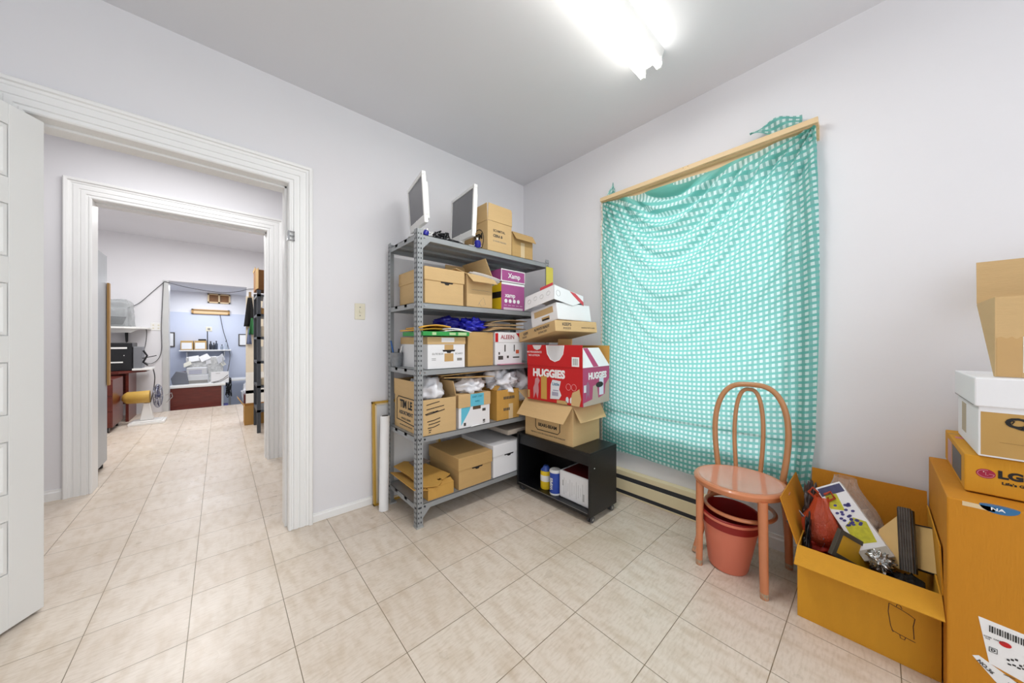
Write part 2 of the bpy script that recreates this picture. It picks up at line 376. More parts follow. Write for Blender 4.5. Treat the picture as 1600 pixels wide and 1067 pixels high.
def cloth_obj(name, fn, uvf, nu, nv, parent, thick=0):
    g = G().grid(fn, nu, nv); o = g.build(name, cloth, parent)
    ul = o.data.uv_layers.new(name='UVMap')
    vu = [uvf(i/nu, j/nv) for j in range(nv+1) for i in range(nu+1)]
    for lp in o.data.loops: ul.data[lp.index].uv = vu[lp.vertex_index]
    return o
cur = thing('curtain', 'teal curtain with small white checks hung from a wooden lath over the window', 'curtain', (0, 0, 0))
CY0, CY1, CZ1, CZ0 = 1.505, .215, 2.345, .325     # left (far) to right (near)
def smooth(a, b, x):
    x = min(1, max(0, (x-a)/(b-a))); return x*x*(3-2*x)
def cfn(u, v):
    W = CY0-CY1; H = CZ1-CZ0
    sag = 4*u*(1-u)
    fall = math.exp(-v*2.2)
    z = CZ1-v*H - .045*sag**.8*(1-v)**2
    uu = u - .03*math.sin(math.pi*u)*0
    y = CY0-uu*W
    # skewed lobe: deepest left of centre, rising to right corner
    s = math.sin(math.pi*min(1, u**.80))
    ph = (v - .46*s)                                   # U-shaped fold lines
    amp = .036*smooth(0, .06, v)*math.exp(-max(0, v-.06)*3.0)*(.25+.75*s)
    dx = amp*(math.sin(2*math.pi*ph/.078+1.0*math.sin(3*u))+.35*math.sin(2*math.pi*ph/.031+2*u))
    dx += .014*math.exp(-v*1.2)*math.sin(2*math.pi*(v-.55*s)/.19+.7)*s
    # vertical folds at the right side and soft ones elsewhere
    r = smooth(.86, 1, u)
    dx += .016*r*math.sin(2*math.pi*(u-.86)/.055+2.5*v)*smooth(0, .2, v)
    dx += .004*math.sin(2*math.pi*u*5+v*4)*smooth(.3, .8, v)
    # gathered radiating pleats at the two top corners
    for cx_, k in ((1.0, 1), (0.0, .6)):
        du = (u-cx_)*W; dv = v*H+.02; rr = math.hypot(du, dv); an = math.atan2(abs(du), dv)
        dx += k*.013*math.exp(-rr/.5)*math.sin(an*18)+k*.012*1.4*smooth(.1, .4, rr)*math.exp(-rr/1.0)*math.sin(an*11+1)
    x = 2.345-dx
    # bottom corner swept forward at right
    b = smooth(.80, 1, u)*smooth(.72, 1, v)
    x -= .03*b*abs(math.sin(6*u+3*v)); y += .03*smooth(.9, 1, u)*smooth(.78, 1, v)
    y -= .014*smooth(.9, 1, u)*math.sin(math.pi*min(1, v*1.3))
    z -= .03*smooth(.86, .95, u)*smooth(.9, 1, v)
    z += .012*math.sin(u*9)*smooth(.9, 1, v)
    x = min(x, 2.392)
    k_ = smooth(.56, .635, z)*(1-smooth(.655, .78, z)); x = x*(1-.9*k_)+2.362*.9*k_; x = min(x, 2.392)
    return (x, y, z)
def cuv(u, v):
    s = math.sin(math.pi*min(1, u**.8)); W = CY0-CY1; H = CZ1-CZ0
    gather = 1+.10*math.exp(-v*2)
    return ((u-.5)*W*gather+10, 10-(v*H) + .26*s*math.exp(-v*1.5)*(1-math.exp(-v*9)) + .06*s*math.exp(-v*3)+.05*(u-.5)*math.exp(-v*2))
co = cloth_obj('cloth', cfn, cuv, 150, 240, cur)
# corners of cloth thrown up over the lath
def flapfn(y0, y1, ztip, ytip):
    def f(u, v):
        y = y0+(y1-y0)*u; k = v; yy = y*(1-k)+ytip*k
        z = 2.355+(ztip-2.355)*k
        return (2.352-.012*math.sin(u*7+k*4)-.004*k, yy, z)
    return f
def fan(u, v):      # bigger drooping flap at right end: from wedge tip at left to rounded top
    y = .50-.23*u; top = 2.405+.045*math.sin(math.pi*min(1, u*1.05+.08))+.0; bot = 2.43-.03*u-.055*smooth(0, .35, u)
    top = 2.425+.032*math.sin(math.pi*(u*.92+.04)); bot = 2.420-.045*smooth(0, .55, u)-.0*u
    return (2.340-.018*math.sin(u*9+v*3), y, bot+(top-bot)*v)
def lflap(u, v):
    y = 1.475-.085*u; z = 2.36+v*(.125*(u/.72) if u < .72 else .125*(1-(u-.72)*2.0))
    return (2.350-.008*math.sin(u*8), y, z)
cloth_obj('cloth_corner', fan, lambda u, v: (u*.24, v*.08+.01*u), 24, 10, cur)['label'] = 'crumpled corner flopped over the right end of the lath'
cloth_obj('cloth_corner', lflap, lambda u, v: (u*.09, v*.1), 16, 8, cur)['label'] = 'pointed corner sticking up at the left end'
sel = mat('selvedge', '#e9e4d4', .8)
g = G(); gd = G()
N_ = 64
def selp(v, o): x, y, z = cfn(0, v); return Vector((x-.003, y+o, z))
for i in range(N_):
    a, b_ = i/N_, (i+1)/N_
    g.add([selp(a, 0), selp(a, .011), selp(b_, .011), selp(b_, 0)], [(0, 1, 2, 3)])
    p = selp(a+.4/N_, .0035); q = selp(a+.4/N_, .0085); g.box((p.x-.0022, p.y, p.z-.004), (q.x-.0012, q.y, q.z+.004), 1)
g.build('selvedge', [sel, mat('stitch_brown', '#c9a57b', .8)], cur, solid=.0008)
def dark(u, v, w_=.004): pass
lath = thing('curtain_lath', 'pale wooden lath nailed on the wall along the top of the curtain', 'wooden lath', (2.38, .86, 2.35))
G().box((-.056, -.655, -.004), (-.036, .655, .026)).build('front_lath', wood, lath, bevel=.0015)
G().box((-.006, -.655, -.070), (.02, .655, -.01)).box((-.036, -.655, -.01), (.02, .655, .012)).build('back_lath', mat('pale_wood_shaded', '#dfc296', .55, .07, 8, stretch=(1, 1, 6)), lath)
for y in (-.02, .01): G().cyl((-.058, y, .018), (-.055, y, .018), .002, 8).build('nail', dgrey, lath)

# ------------------------------------------------------------ cartons
def flap(parent, side, dims, ang, ln, m, trim_=0, label=None, taper=0):
    w_, d_, h_ = dims; th = .004
    n = {'-x': d_, '+x': d_, '-y': w_, '+y': w_}[side]
    pts = [(trim_, 0), (n-trim_, 0), (n-trim_-taper, ln), (trim_+taper, ln)]
    # local: x along hinge, y = inward from the hinge when flat
    org = {'-x': ((0, d_, h_), (0, -1, 0), (1, 0, 0)), '+x': ((w_, 0, h_), (0, 1, 0), (-1, 0, 0)), '-y': ((0, 0, h_), (1, 0, 0), (0, 1, 0)), '+y': ((w_, d_, h_), (-1, 0, 0), (0, -1, 0))}[side]
    o_, u, v = [Vector(a) for a in org]; v2 = v*math.cos(R(ang))+Vector((0, 0, 1))*math.sin(R(ang)); nn = u.cross(v2)
    M = Matrix((u, v2, nn)).transposed().to_4x4(); M.translation = o_
    o = G().poly(pts, th, M).build('flap', m, parent)
    if label: o['label'] = label
    return o
def carton(name, label, loc, rot, dims, m, flaps=None, group=None, cat='cardboard box', inside=None, closed=False, fl=None, fm=None):
    t = thing(name, label, cat, loc, rot, group); w_, d_, h_ = dims; th = .005; g = G()
    if closed:
        g.box((0, 0, 0), dims); g.build('carton_body', m, t, bevel=.004)
        G().box((0, d_/2-.001, h_-.001), (w_, d_/2+.001, h_+.0006)).build('top_seam', dgrey, t)
        return t
    g.box((0, 0, 0), (w_, d_, th)); g.box((0, 0, th), (th, d_, h_)); g.box((w_-th, 0, th), (w_, d_, h_)); g.box((th, 0, th), (w_-th, th, h_)); g.box((th, d_-th, th), (w_-th, d_, h_))
    g.build('carton_body', m, t, bevel=.0015)
    for side, ang, ln in (flaps or []): flap(t, side, dims, ang, ln, fm or m, taper=.006)
    return t
def filebox(name, label, loc, rot, dims, m, face='-y', group=None, lidh=.09, over=.006, lidm=None):
    t = thing(name, label, 'file box', loc, rot, group); w_, d_, h_ = dims
    G().box((0, 0, 0), (w_, d_, h_-.01)).build('box_body', m, t, bevel=.003)
    G().box((-over, -over, h_-lidh), (w_+over, d_+over, h_)).build('lid', lidm or m, t, bevel=.004)
    zc = h_-lidh-.002; pts = [(-.05, .004), (.05, .004), (.045, -.008), (.02, -.008), (.012, -.018), (-.012, -.018), (-.02, -.008), (-.045, -.008)]  # no real hole: a black patch paints the dark inside of the handle
    if face == '-y': patch('handle_hole_patch', t, '-y', (w_*.55, -.0005, zc), pts, black)
    else: patch('handle_hole_patch', t, '-x', (-.0005, d_/2, zc), pts, black)
    return t

# ------------------------------------------------------------ steel shelving
X0, X1, Y0, Y1 = .935, 2.19, 1.955, 2.43
ZS = [.148, .582, 1.016, 1.452, 1.893]
t = thing('steel_shelving', 'grey slotted steel shelving unit with five shelves, full of boxes, in the room corner', 'shelving', (X0, Y0, 0))
W_, D_ = X1-X0, Y1-Y0
def post(cx, cy, sx, sy):
    # L-shaped slotted angle: flanges 40 mm, outer corner at cx,cy; sx, sy point inwards
    p = G(); p.box((cx, cy, 0), (cx+sx*.042, cy+sy*.0025, 1.925)); p.box((cx, cy, 0), (cx+sx*.0025, cy+sy*.042, 1.925)); o = p.build('post', steel, t)
    q = G()
    for i in range(60):
        z = .03+i*.0315
        for dx in (.012, .029):
            if sy > 0 and (i % 1 == 0):
                q.box((cx+sx*(dx-.0035), cy-sy*.0006, z), (cx+sx*(dx+.0035), cy+sy*.0001, z+.012))
            if sx > 0: q.box((cx-sx*.0006, cy+sy*(dx-.0035), z), (cx+sx*.0001, cy+sy*(dx+.0035), z+.012))
            else: q.box((cx+sx*.0025, cy+sy*(dx-.0035), z), (cx+sx*.0031, cy+sy*(dx+.0035), z+.012))
    q.build('slots', steeld, o)
    p = G(); p.box((cx-.003*sx, cy-.003*sy, 0), (cx+sx*.046, cy+sy*.046, .012)); p.build('foot_cap', mat('grey_plastic_foot', '#a7a7a5', .5), o)
for cx, cy, sx, sy in ((0, 0, 1, 1), (W_, 0, -1, 1), (0, D_, 1, -1), (W_, D_, -1, -1)): post(cx, cy, sx, sy)
for z in ZS:
    g = G(); g.box((.003, .003, z-.003), (W_-.003, D_-.003, z))
    g.box((.003, .003, z-.036), (W_-.003, .005, z)); g.box((.003, D_-.005, z-.036), (W_-.003, D_-.003, z)); g.box((.003, .003, z-.036), (.005, D_-.003, z)); g.box((W_-.005, .003, z-.036), (W_-.003, D_-.003, z))
    g.box((.005, .005, z-.036), (W_-.005, .02, z-.034)); g.box((.005, D_-.02, z-.036), (W_-.005, D_-.005, z-.034))
    g.box((.003, D_*.33, z-.02), (W_-.003, D_*.33+.04, z-.003)); g.box((.003, D_*.66, z-.02), (W_-.003, D_*.66+.04, z-.003))
    s_ = g.build('shelf', steel, t)
    for x in (.02, .055, W_-.02): G().cyl((x, -.003, z-.018), (x, .003, z-.018), .006, 8).build('bolt', metal if z > 1 else steeld, s_)
    for y in (.02, D_-.02): G().cyl((-.004, y, z-.018), (.003, y, z-.018), .006, 8).build('bolt', metal if z > 1 else steeld, s_)
for z, dz in ((ZS[0]-.036, -1), (ZS[4]-.036, -1)):
    G().poly([(.042, 0), (.095, 0), (.042, -.055)], .002, Matrix(((1,0,0,0),(0,0,1,.003),(0,1,0,z),(0,0,0,1)))).build('gusset_plate', steel, t)
# yellow sheet taped on the far right post
tag(G().box((X1+.004, Y0+.03, 1.50), (X1+.05, Y0+.035, 1.83)).box((X1-.04, Y0-.006, 1.60), (X1+.05, Y0-.003, 1.862)).build('yellow_folder', mat('yellow_folder', '#ddd05a', .6)), 'yellow folder clipped upright to the right front post under the top shelf', 'folder')

def monitor(label, loc, rot, w_, h_):
    t = thing('computer_monitor', label, 'monitor', loc, rot, 'monitors on the top shelf')
    # local: screen faces -x, width along y, height along z; origin at near lower front corner
    bz = .022; g = G(); g.box((0, 0, 0), (.026, w_, .050)); g.box((0, 0, h_-bz), (.026, w_, h_)); g.box((0, 0, .05), (.026, bz, h_-bz)); g.box((0, w_-bz, .05), (.026, w_, h_-bz))
    g.build('bezel', plasticw, t, bevel=.003)
    G().box((.006, bz, .05), (.02, w_-bz, h_-bz)).build('screen', mat('grey_screen', '#66666a', .3, .03), t)
    G().box((.026, .03, .03), (.046, w_-.03, h_-.05)).build('rear_housing', plasticw, t, bevel=.008)
    G().cyl((.01, w_/2, -.045), (.02, w_/2, .05), .02).build('neck', plasticw, t)
    return t
m1 = monitor('white flat monitor leaning at the left end of the top shelf', (.985, 1.95, 1.972), (7, -5, -14), .47, .315)
m2 = monitor('white flat monitor standing upright in the middle of the top shelf', (1.344, 1.93, 1.956), (6, 0, -11.4), .47, .36)
for m_, dims in ((m1, 0), (m2, 0)):
    G().lathe([(0, .0), (.11, .0), (.11, .006), (.03, .014), (0, .016)], (.05, .24, -.062), 28).build('stand_base', plasticw, m_, rot=None)
def cable(name, label, pts, r, m, cat='cable', group=None, n=60):
    P = [Vector(p) for p in pts]; out = []
    for i in range(len(P)-1):
        p0, p1, p2, p3 = P[max(i-1, 0)], P[i], P[i+1], P[min(i+2, len(P)-1)]
        for k in range(8):
            s = k/8; out.append(.5*((2*p1)+(-p0+p2)*s+(2*p0-5*p1+4*p2-p3)*s*s+(-p0+3*p1-3*p2+p3)*s**3))
    out.append(P[-1]); o = G().tube(out, r, 8).build(name, m); return tag(o, label, cat, group)
def tangle(name, label, c, ext, r, m, n=26, seed=1, group=None):
    rnd = random.Random(seed); pts = [(c[0]+rnd.uniform(-1, 1)*ext[0], c[1]+rnd.uniform(-1, 1)*ext[1], c[2]+r+rnd.random()*ext[2]) for _ in range(n)]
    return cable(name, label, pts, r, m, 'cable', group)
ZT = ZS[4]
tangle('cable_bundle', 'tangled black cable heap on the top shelf between the two monitors', (1.14, 2.01, ZT), (.06, .04, .06), .004, plasticb, 34, 3)
tangle('cable_bundle', 'loose black cable trailing along the top shelf edge toward the upright monitor', (1.25, 2.0, ZT), (.06, .03, .02), .004, plasticb, 18, 5)
tangle('cable_bundle', 'white cable coiled at the foot of the upright monitor', (1.42, 1.99, ZT), (.06, .03, .02), .0035, plasticw, 18, 6)
tangle('cable_bundle', 'white cable tangle beside the leaning monitor on the front left post', (1.03, 2.0, ZT), (.03, .03, .05), .003, plasticw, 16, 8)
def plug(label, loc, rot, s):
    t = thing('cable_plug', label, 'plug', loc, rot, 'blue plugs on the top shelf')
    G().lathe([(0, -.02), (.017, -.018), (.02, 0), (.017, .016), (.008, .022), (0, .023)], (0, 0, .02), 20).build('plug_head', blueb, t)
    G().cyl((0, 0, .04), (0, 0, .055), .006).build('plug_collar', plasticw, t); t.scale = (s, s, s)
plug('small blue cable plug lying beside the leaning monitor', (1.0, 1.972, ZT), (0, 20, 0), .95)
plug('larger blue cable plug lying at the foot of the tall carton on the top shelf', (1.42, 1.965, ZT), (0, -20, 40), 1.3)

# tall carton and companion on the top shelf
t = carton('cardboard_carton', 'tall open cardboard carton with flaps raised on the top shelf beside the upright monitor', (1.515, 1.972, ZT), (0, 0, 0), (.245, .31, .235), kraft, [('-y', 90, .13), ('-x', 90, .13), ('+x', 92, .12), ('+y', 90, .13)])
text('printed_text', 'SCHMITAL', t, '-y', (.115, 0, .165), .026, dgrey, .0004); text('printed_text', 'CERA B', t, '-y', (.10, 0, .125), .028, dgrey, .001); text('printed_text', 'IT MORE FRAGILE', t, '-y', (.12, 0, .085), .017, midgrey)
strokes('printed_frame', t, '-x', (0, .12, .10), [ell(.07, .085, 24)+[(.07, 0)]], black, .003); text('printed_text', 'EEM', t, '-x', (0, .12, .125), .06, black, .003); text('printed_text', 'MB', t, '-x', (0, .12, .065), .04, black, .001)
t = carton('cardboard_carton', 'small open cardboard carton with its front flap hanging out, right end of the top shelf', (1.79, 2.0, ZT), (0, 0, 0), (.24, .28, .215), kraft2, [('-y', 235, .085)])
patch('tape_strip', t, '-y', (.12, 0, .07), rect(.045, .14), tapel)

# second shelf from the top
Z = ZS[3]
filebox('file_box', 'tan lidded file box at the left end of the shelf just below the top shelf', (1.0, 1.975, Z), (0, 0, 0), (.30, .40, .245), kraft)
t = carton('cardboard_carton', 'open tan carton with drooping flap between the lidded file box and the purple paper cases', (1.335, 1.985, Z), (0, 0, 0), (.235, .33, .245), kraft, [('-y', 222, .10), ('-x', 165, .09), ('+y', 80, .12), ('+x', 65, .15)])
strokes('scribble', t, '-y', (.13, 0, .10), [[(-.09, .03), (0, .032), (.09, .028)], [(-.03, -.08), (0, -.04), (.02, -.02), (.04, -.07), (0, -.09), (-.02, -.06)]], midgrey, .0008)
def sheets(name, label, loc, rot, w_, d_, n, m, cat='paper', group=None, bend=.02, seed=0, th=.003):
    rnd = random.Random(seed)
    t = thing(name, label, cat, loc, rot, group)
    for i in range(n):
        a, b_, ph = rnd.uniform(-.02, .02), rnd.uniform(-.02, .02), rnd.uniform(0, 6)
        def f(u, v): return (a+u*w_, b_+v*d_, i*th*1.6+.002+bend*abs(math.sin(u*3+ph*0))*(.4+.6*v))
        G().grid(f, 12, 6).build('sheet', m, t, solid=th)
    return t
sheets('document_bundle', 'white papers sticking out of the open carton left of the purple paper cases', (1.37, 1.98, Z+.250), (-6, 10, -10), .24, .24, 3, paper, 'papers', bend=.02)
def papercase(label, x, y, z, dims, lid=True):
    t = thing('paper_case', label, 'paper box', (x, y, z), (0, 0, 0), 'purple paper cases'); w_, d_, h_ = dims
    G().box((0, 0, 0), (w_, d_, h_)).build('case_body', purple, t, bevel=.003)
    patch('white_edge', t, '-y', (w_/2, 0, h_-.01), rect(w_, .018), paper)
    patch('side_print', t, '-x', (0, d_/2, h_/2), rect(d_*.98, h_*.98), yellow, label='yellow side with black band')
    patch('side_band', t, '-x', (-.0008, d_/2, h_*.55), rect(d_*.98, h_*.22), black)
    return t
t = papercase('magenta and yellow copy paper case on the shelf below the top shelf, the lower one', 1.665, 1.985, Z, (.25, .36, .225))
text('printed_text', 'xamp', t, '-y', (.09, 0, .12), .05, paper, .001)
bars('printed_marks', t, '-y', (.125, 0, .04), [(-.1+.0, -.012, .0, 0)]+[(-.085+i*.043, 0, .03, .004) for i in range(5)]+[(0, -.028, .21, .02)], mat('pale_print', '#d9c4cf', .6))
for i in range(4):
    patch('round_symbol', t, '-y', (.045+i*.045, 0, .075), ell(.016, .016, 16), paper); 
t = thing('paper_case', 'shallow purple paper box lid stacked on top of the magenta paper case', 'paper box', (1.655, 1.98, Z+.227), (0, 0, 0), 'purple paper cases')
G().box((0, 0, 0), (.26, .34, .10)).build('case_body', purple, t, bevel=.003)
strokes('white_edge', t, '-y', (.13, 0, .05), [[(-.127, -.046), (.127, -.046), (.127, .046), (-.127, .046), (-.127, -.046)]], paper, .005)
text('printed_text', 'Xamp', t, '-y', (.14, -.001, .05), .055, paper, .001)
# third shelf
Z = ZS[2]
t = filebox('file_box', 'white file box with brown band and tape, left end of the middle shelf', (1.015, 1.965, Z), (0, 0, 0), (.29, .42, .215), whitecard)
for c in list(t.children):
    if c.name.startswith('lid'): bpy.data.objects.remove(c)
G().box((-.004, -.004, .165), (.294, .424, .215)).build('lid', kraft, t, bevel=.003)['label'] = 'tan cardboard lid band'
patch('white_lid_patch', t, '-y', (.15, -.004, .195), rect(.10, .03), whitecard)
patch('tape_strip', t, '-y', (.16, 0, .075), rect(.07, .055), tape); patch('tape_strip', t, '-y', (.16, 0, .142), rect(.07, .04), tape)
text('printed_text', 'ELITE BOX', t, '-y', (.075, 0, .10), .018, midgrey); text('printed_text', 'BOARD', t, '-y', (.24, 0, .10), .018, midgrey)
bars('printed_marks', t, '-y', (.245, 0, .06), [(0, 0, .04, .018), (-.20, 0, .03, .003), (-.2, .01, .03, .003)], midgrey)
green = mat('green_card', '#2f9a48', .5, .12, 25)
t = thing('flat_box', 'flat green and white board game like box lying across the white file box', 'flat box', (.965, 1.93, Z+.222), (0, 0, 1))
G().box((0, 0, 0), (.36, .30, .028)).build('box_body', green, t, bevel=.002)
bars('side_print', t, '-y', (.18, 0, .014), [(-.1, 0, .03, .018), (.04, 0, .05, .016), (.12, 0, .07, .02)], mat('light_green_print', '#b9d6a0', .5))
def envelope(name, label, loc, rot, w_, d_, m, cat='envelope', group=None, th=.006, bend=.012, seed=0):
    def f(u, v): return (u*w_, v*d_, bend*math.sin(u*3.1)*(.5+.5*math.cos(v*2+seed)))
    t = thing(name, label, cat, loc, rot, group)
    G().grid(f, 14, 8).build('envelope_body', m, t, solid=th)
    def f2(u, v): x, y, z = f(u*.22, v); return (x, y, z+.0015)
    G().grid(f2, 4, 8).build('envelope_flap', m, t, solid=.002)
    return t
env = mat('manila_yellow', '#d9a53a', .65, .05)
manila = mat('manila_brown', '#c9a779', .7, .06)
envelope('padded_envelope', 'yellow padded envelope lying on the green flat box, lower of two', (.955, 1.95, Z+.262), (0, 0, 3), .24, .28, env, 'envelope', 'yellow envelopes', .008)
envelope('padded_envelope', 'yellow padded envelope lying on the green flat box, upper one with a raised corner', (.945, 1.94, Z+.276), (0, -2, -5), .22, .26, env, 'envelope', 'yellow envelopes', .008, .016)
envelope('magazine', 'white magazine lying on the green flat box beside the yellow envelopes, lower of two', (1.13, 1.94, Z+.256), (0, 1, -2), .21, .28, paper, 'magazine', 'white magazines')
envelope('magazine', 'white magazine with dark edge lying on top of the other white magazine', (1.12, 1.945, Z+.270), (0, 3, 2), .20, .28, paper, 'magazine', 'white magazines')
def blob(name, label, cat, loc, dims, m, seed=0, rough=.25, freq=3, kind=None, rot=(0, 0, 0), group=None, nu=40, nv=24, flat=.15, peak=0):
    def f(u, v):
        th = u*2*math.pi; ph = -math.pi/2+v*math.pi
        p = Vector((math.cos(ph)*math.cos(th), math.cos(ph)*math.sin(th), math.sin(ph)))
        q = p*freq+Vector((seed*7.3, seed*3.1, seed)); n = noise.noise(q)+.6*abs(noise.noise(q*2.1))+.35*abs(noise.noise(q*4.7))
        r = 1+rough*(n-.3)*1.6; z = p.z*r
        if z > 0 and peak: z += peak*(z**3)
        sq = 1-.35*max(0, z)*(1 if peak else 0)
        z = max(z, -1+flat)
        return (dims[0]/2*p.x*r*sq, dims[1]/2*p.y*r*sq, dims[2]/2*(z+1-flat))
    t = G().grid(f, nu, nv)
    o = t.build(name, m, loc=loc, rot=[R(a) for a in rot], sharp=180); return tag(o, label, cat, group)
blob('plastic_bag', 'dark blue plastic bag crumpled at the back of the middle shelf, left one', 'plastic bag', (1.28, 2.16, Z+.285), (.22, .22, .09), blueb, 3)
blob('plastic_bag', 'bright blue plastic bag knotted beside the brown paper envelopes on the middle shelf', 'plastic bag', (1.45, 2.10, Z+.262), (.22, .20, .11), mat('bright_blue_bag', '#2a2fc0', .3, .15, 10), 5, .4)
t = carton('cardboard_carton', 'closed plain tan carton between the white file box and the red and white paper box', (1.345, 1.985, Z), (0, 0, 0), (.235, .38, .255), kraft2, closed=True)
t = thing('paper_case', 'white and red copy paper box at the right of the middle shelf', 'paper box', (1.60, 1.985, Z), (0, 0, 0))
G().box((0, 0, 0), (.29, .38, .255)).build('case_body', whitecard, t, bevel=.005)
G().box((-.004, -.004, .175), (.294, .384, .258)).build('lid', whitecard, t, bevel=.005)
patch('red_corner', t, '-y', (.012, -.004, .215), rect(.028, .07), redc); patch('red_corner', t, '-y', (.255, -.004, .225), [(-.04, .028), (.035, .028), (.035, -.035), (.02, -.035)], redc)
text('printed_text', 'ALEEIN', t, '-y', (.125, -.004, .218), .045, mat('red_text', '#a43a46', .6), .0008)
bars('printed_marks', t, '-y', (.14, 0, .09), [(-.1, 0, .014, .02), (-.085, -.035, .05, .03), (-.04, .04, .012, .055), (.06, .04, .01, .055), (-.01, -.03, .02, .02), (.08, -.035, .07, .01)], dgrey)
patch('red_mark', t, '-y', (.235, 0, .10), rect(.035, .03), mat('orange_mark', '#d2603c', .6))
tag(G().box((1.62, 1.945, Z+.001), (1.88, 1.99, Z+.006)).build('pink_folder', mat('pink_folder', '#c98aa0', .6)), 'pink folder edge sticking out under the red and white paper box', 'folder')
for i in range(6):
    envelope('paper_envelope', ('brown envelope in the pile above the red and white paper box, ' +
        ('lowest', 'second from the bottom', 'third from the bottom', 'third from the top', 'second from the top', 'topmost')[i]),
        (1.52+.03*(i % 3), 1.965+.01*i, Z+.268+i*.013), (0, -3+(i*37 % 5), 4-i*3), .34, .25, manila, 'envelope', 'brown envelopes on the middle shelf', .004, .012+.006*(i % 3), i)
t = thing('pen_cup', 'grey wire mesh cup holding pens, at the back left corner of the middle shelf', 'pen cup', (.975, 2.37, Z))
G().lathe([(.0, .001), (.038, .001), (.045, .10), (.047, .103), (.042, .10), (.035, .004)], (0, 0, 0), 24).build('mesh_cup', mat('grey_mesh', '#8d9094', .4, .2, 60, metal=.5), t)
pb = mat('pen_blue', '#1f5a9e', .4)
for i, (a, b_, mm, l) in enumerate(((-.04, .01, pb, .19), (-.03, .02, pb, .16), (.03, -.02, plasticw, .15), (.02, .01, plasticb, .13))):
    tag(G().cyl((.975+a*.2, 2.37+b_*.2, Z+.01), (.975+a, 2.37+b_, Z+l), .0055, 10).build('pen', mm), ('thick blue marker leaning left in the wire cup', 'second blue marker in the wire cup', 'white pen leaning right in the wire cup', 'black pen upright in the wire cup')[i], 'pen')

# fourth shelf
Z = ZS[1]
t = carton('cardboard_carton', 'open carton with large black letters on its side, left end of the second lowest shelf', (.965, 1.962, Z), (0, 0, 0), (.265, .42, .235), kraft, [('-x', 92, .115), ('+x', 78, .11), ('+y', 100, .11)])
strokes('printed_frame', t, '-x', (0, .22, .135), [[(-.155, -.075), (.12, -.085), (.15, -.06), (.15, .07), (.12, .09), (-.13, .09), (-.155, .07), (-.155, -.075)]], black, .003)
text('printed_text', 'TIM LE', t, '-x', (0, .225, .175), .075, black, .003, sx=.9)
text('printed_text', 'ASSORTMENT', t, '-x', (0, .225, .115), .036, dgrey, .001); text('printed_text', 'WHOLE GRAIN', t, '-x', (0, .225, .075), .022, dgrey)
text('printed_text', 'KEEP AWAY FROM LIGHT AND HEAT', t, '-x', (0, .225, .028), .012, dgrey)
for k, (s_, zz) in enumerate((('FRAGILE', .335), ('HANDLE WITH CARE', .315), ('THIS SIDE', .295), ('UP', .275))): text('printed_text', s_, t, '-x', (-.002, .22, zz), .016, dgrey)
strokes('handwriting', t, '-y', (.125, 0, .12), [[(-.085, .08), (-.04, .088), (.01, .095)], [(-.085, .05), (-.02, .058), (.045, .065)], [(-.095, .02), (-.05, .03), (0, .035), (-.06, .02), (-.09, .015), (-.04, .022), (.05, .038)], [(-.08, -.03), (-.03, -.025), (.015, -.015)], [(-.07, -.05), (-.02, -.045), (.015, -.038)], [(-.075, -.072), (-.03, -.07), (.01, -.058)], [(-.07, -.088), (-.05, -.086)], [(-.07, -.102), (-.055, -.1)]], black, .0028)
blob('plastic_bag', 'white plastic bag stuffed in the open carton at the left end of the shelf', 'plastic bag', (1.09, 2.15, Z+.17), (.235, .34, .23), bagw, 2, .22, 2.5)
t = thing('paper_case', 'blue and white paper box with tan lid on the second lowest shelf', 'paper box', (1.255, 1.965, Z), (0, 0, 0))
G().box((0, 0, 0), (.275, .36, .16)).build('case_body', whitecard, t, bevel=.003)
G().box((-.005, -.005, .145), (.28, .365, .24)).build('lid', kraft, t, bevel=.003)
patch('blue_lid_print', t, '-y', (.155, -.005, .192), rect(.12, .09), cyan)
text('printed_text', 'BABY DRY', t, '-y', (.155, -.006, .215), .02, mat('teal_text', '#2f90a8', .6)); text('printed_text', 'WIPES', t, '-y', (.155, -.006, .18), .016, mat('teal_text', '#2f90a8', .6))
patch('blue_corner_print', t, '-y', (.02, 0, .02), [(0, 0), (.05, .07), (.07, .10), (.08, .125), (.01, .125), (0, .12)], cyan)
patch('handle_hole_patch', t, '-y', (.155, 0, .135), rect(.07, .028), mat('shadow_brown', '#5f4a34', .8))  # shade inside the handle hole painted as a brown patch
bars('printed_marks', t, '-y', (.22, 0, .07), [(0, .04, .03, .02), (0, -.04, .02, .015), (0, -.055, .02, .006), (-.17, -.045, .018, .022)], dgrey)
tag(G().poly([(0, 0), (.10, 0), (.06, .05), (.04, .02)], .001).build('paper_scrap', paper, loc=(1.34, 1.945, Z+.003), rot=(R(8), 0, R(8))), 'torn white paper scrap hanging over the shelf lip below the blue paper box', 'paper')
blob('plastic_bag', 'white plastic bag spilling over the blue and white paper box', 'plastic bag', (1.40, 2.08, Z+.225), (.26, .27, .15), bagw, 9, .3, 2.6)
t = carton('cardboard_carton', 'golden brown carton with two dark stamped words, middle right of the second lowest shelf', (1.60, 1.965, Z), (0, 0, 0), (.235, .36, .235), kraft5, [('+y', 80, .06), ('-x', 40, .05)])
bars('stamp', t, '-y', (.125, 0, .17), [(-.05+i*.017, 0, .012, .022) for i in range(7)]+[(-.05+i*.017, -.09, .012, .022) for i in range(4)], dgrey)
patch('tape_strip', t, '-y', (.145, 0, .06), rect(.045, .12), tapel)
strokes('printed_frame', t, '-x', (0, .16, .13), [[(-.10, -.07), (-.12, -.05), (-.12, .08), (-.10, .10)]], black, .002)
blob('plastic_bag', 'crumpled white and grey plastic bag heaped on the golden brown carton', 'plastic bag', (1.735, 2.10, Z+.215), (.26, .28, .19), bagw, 13, .45, 2.4)
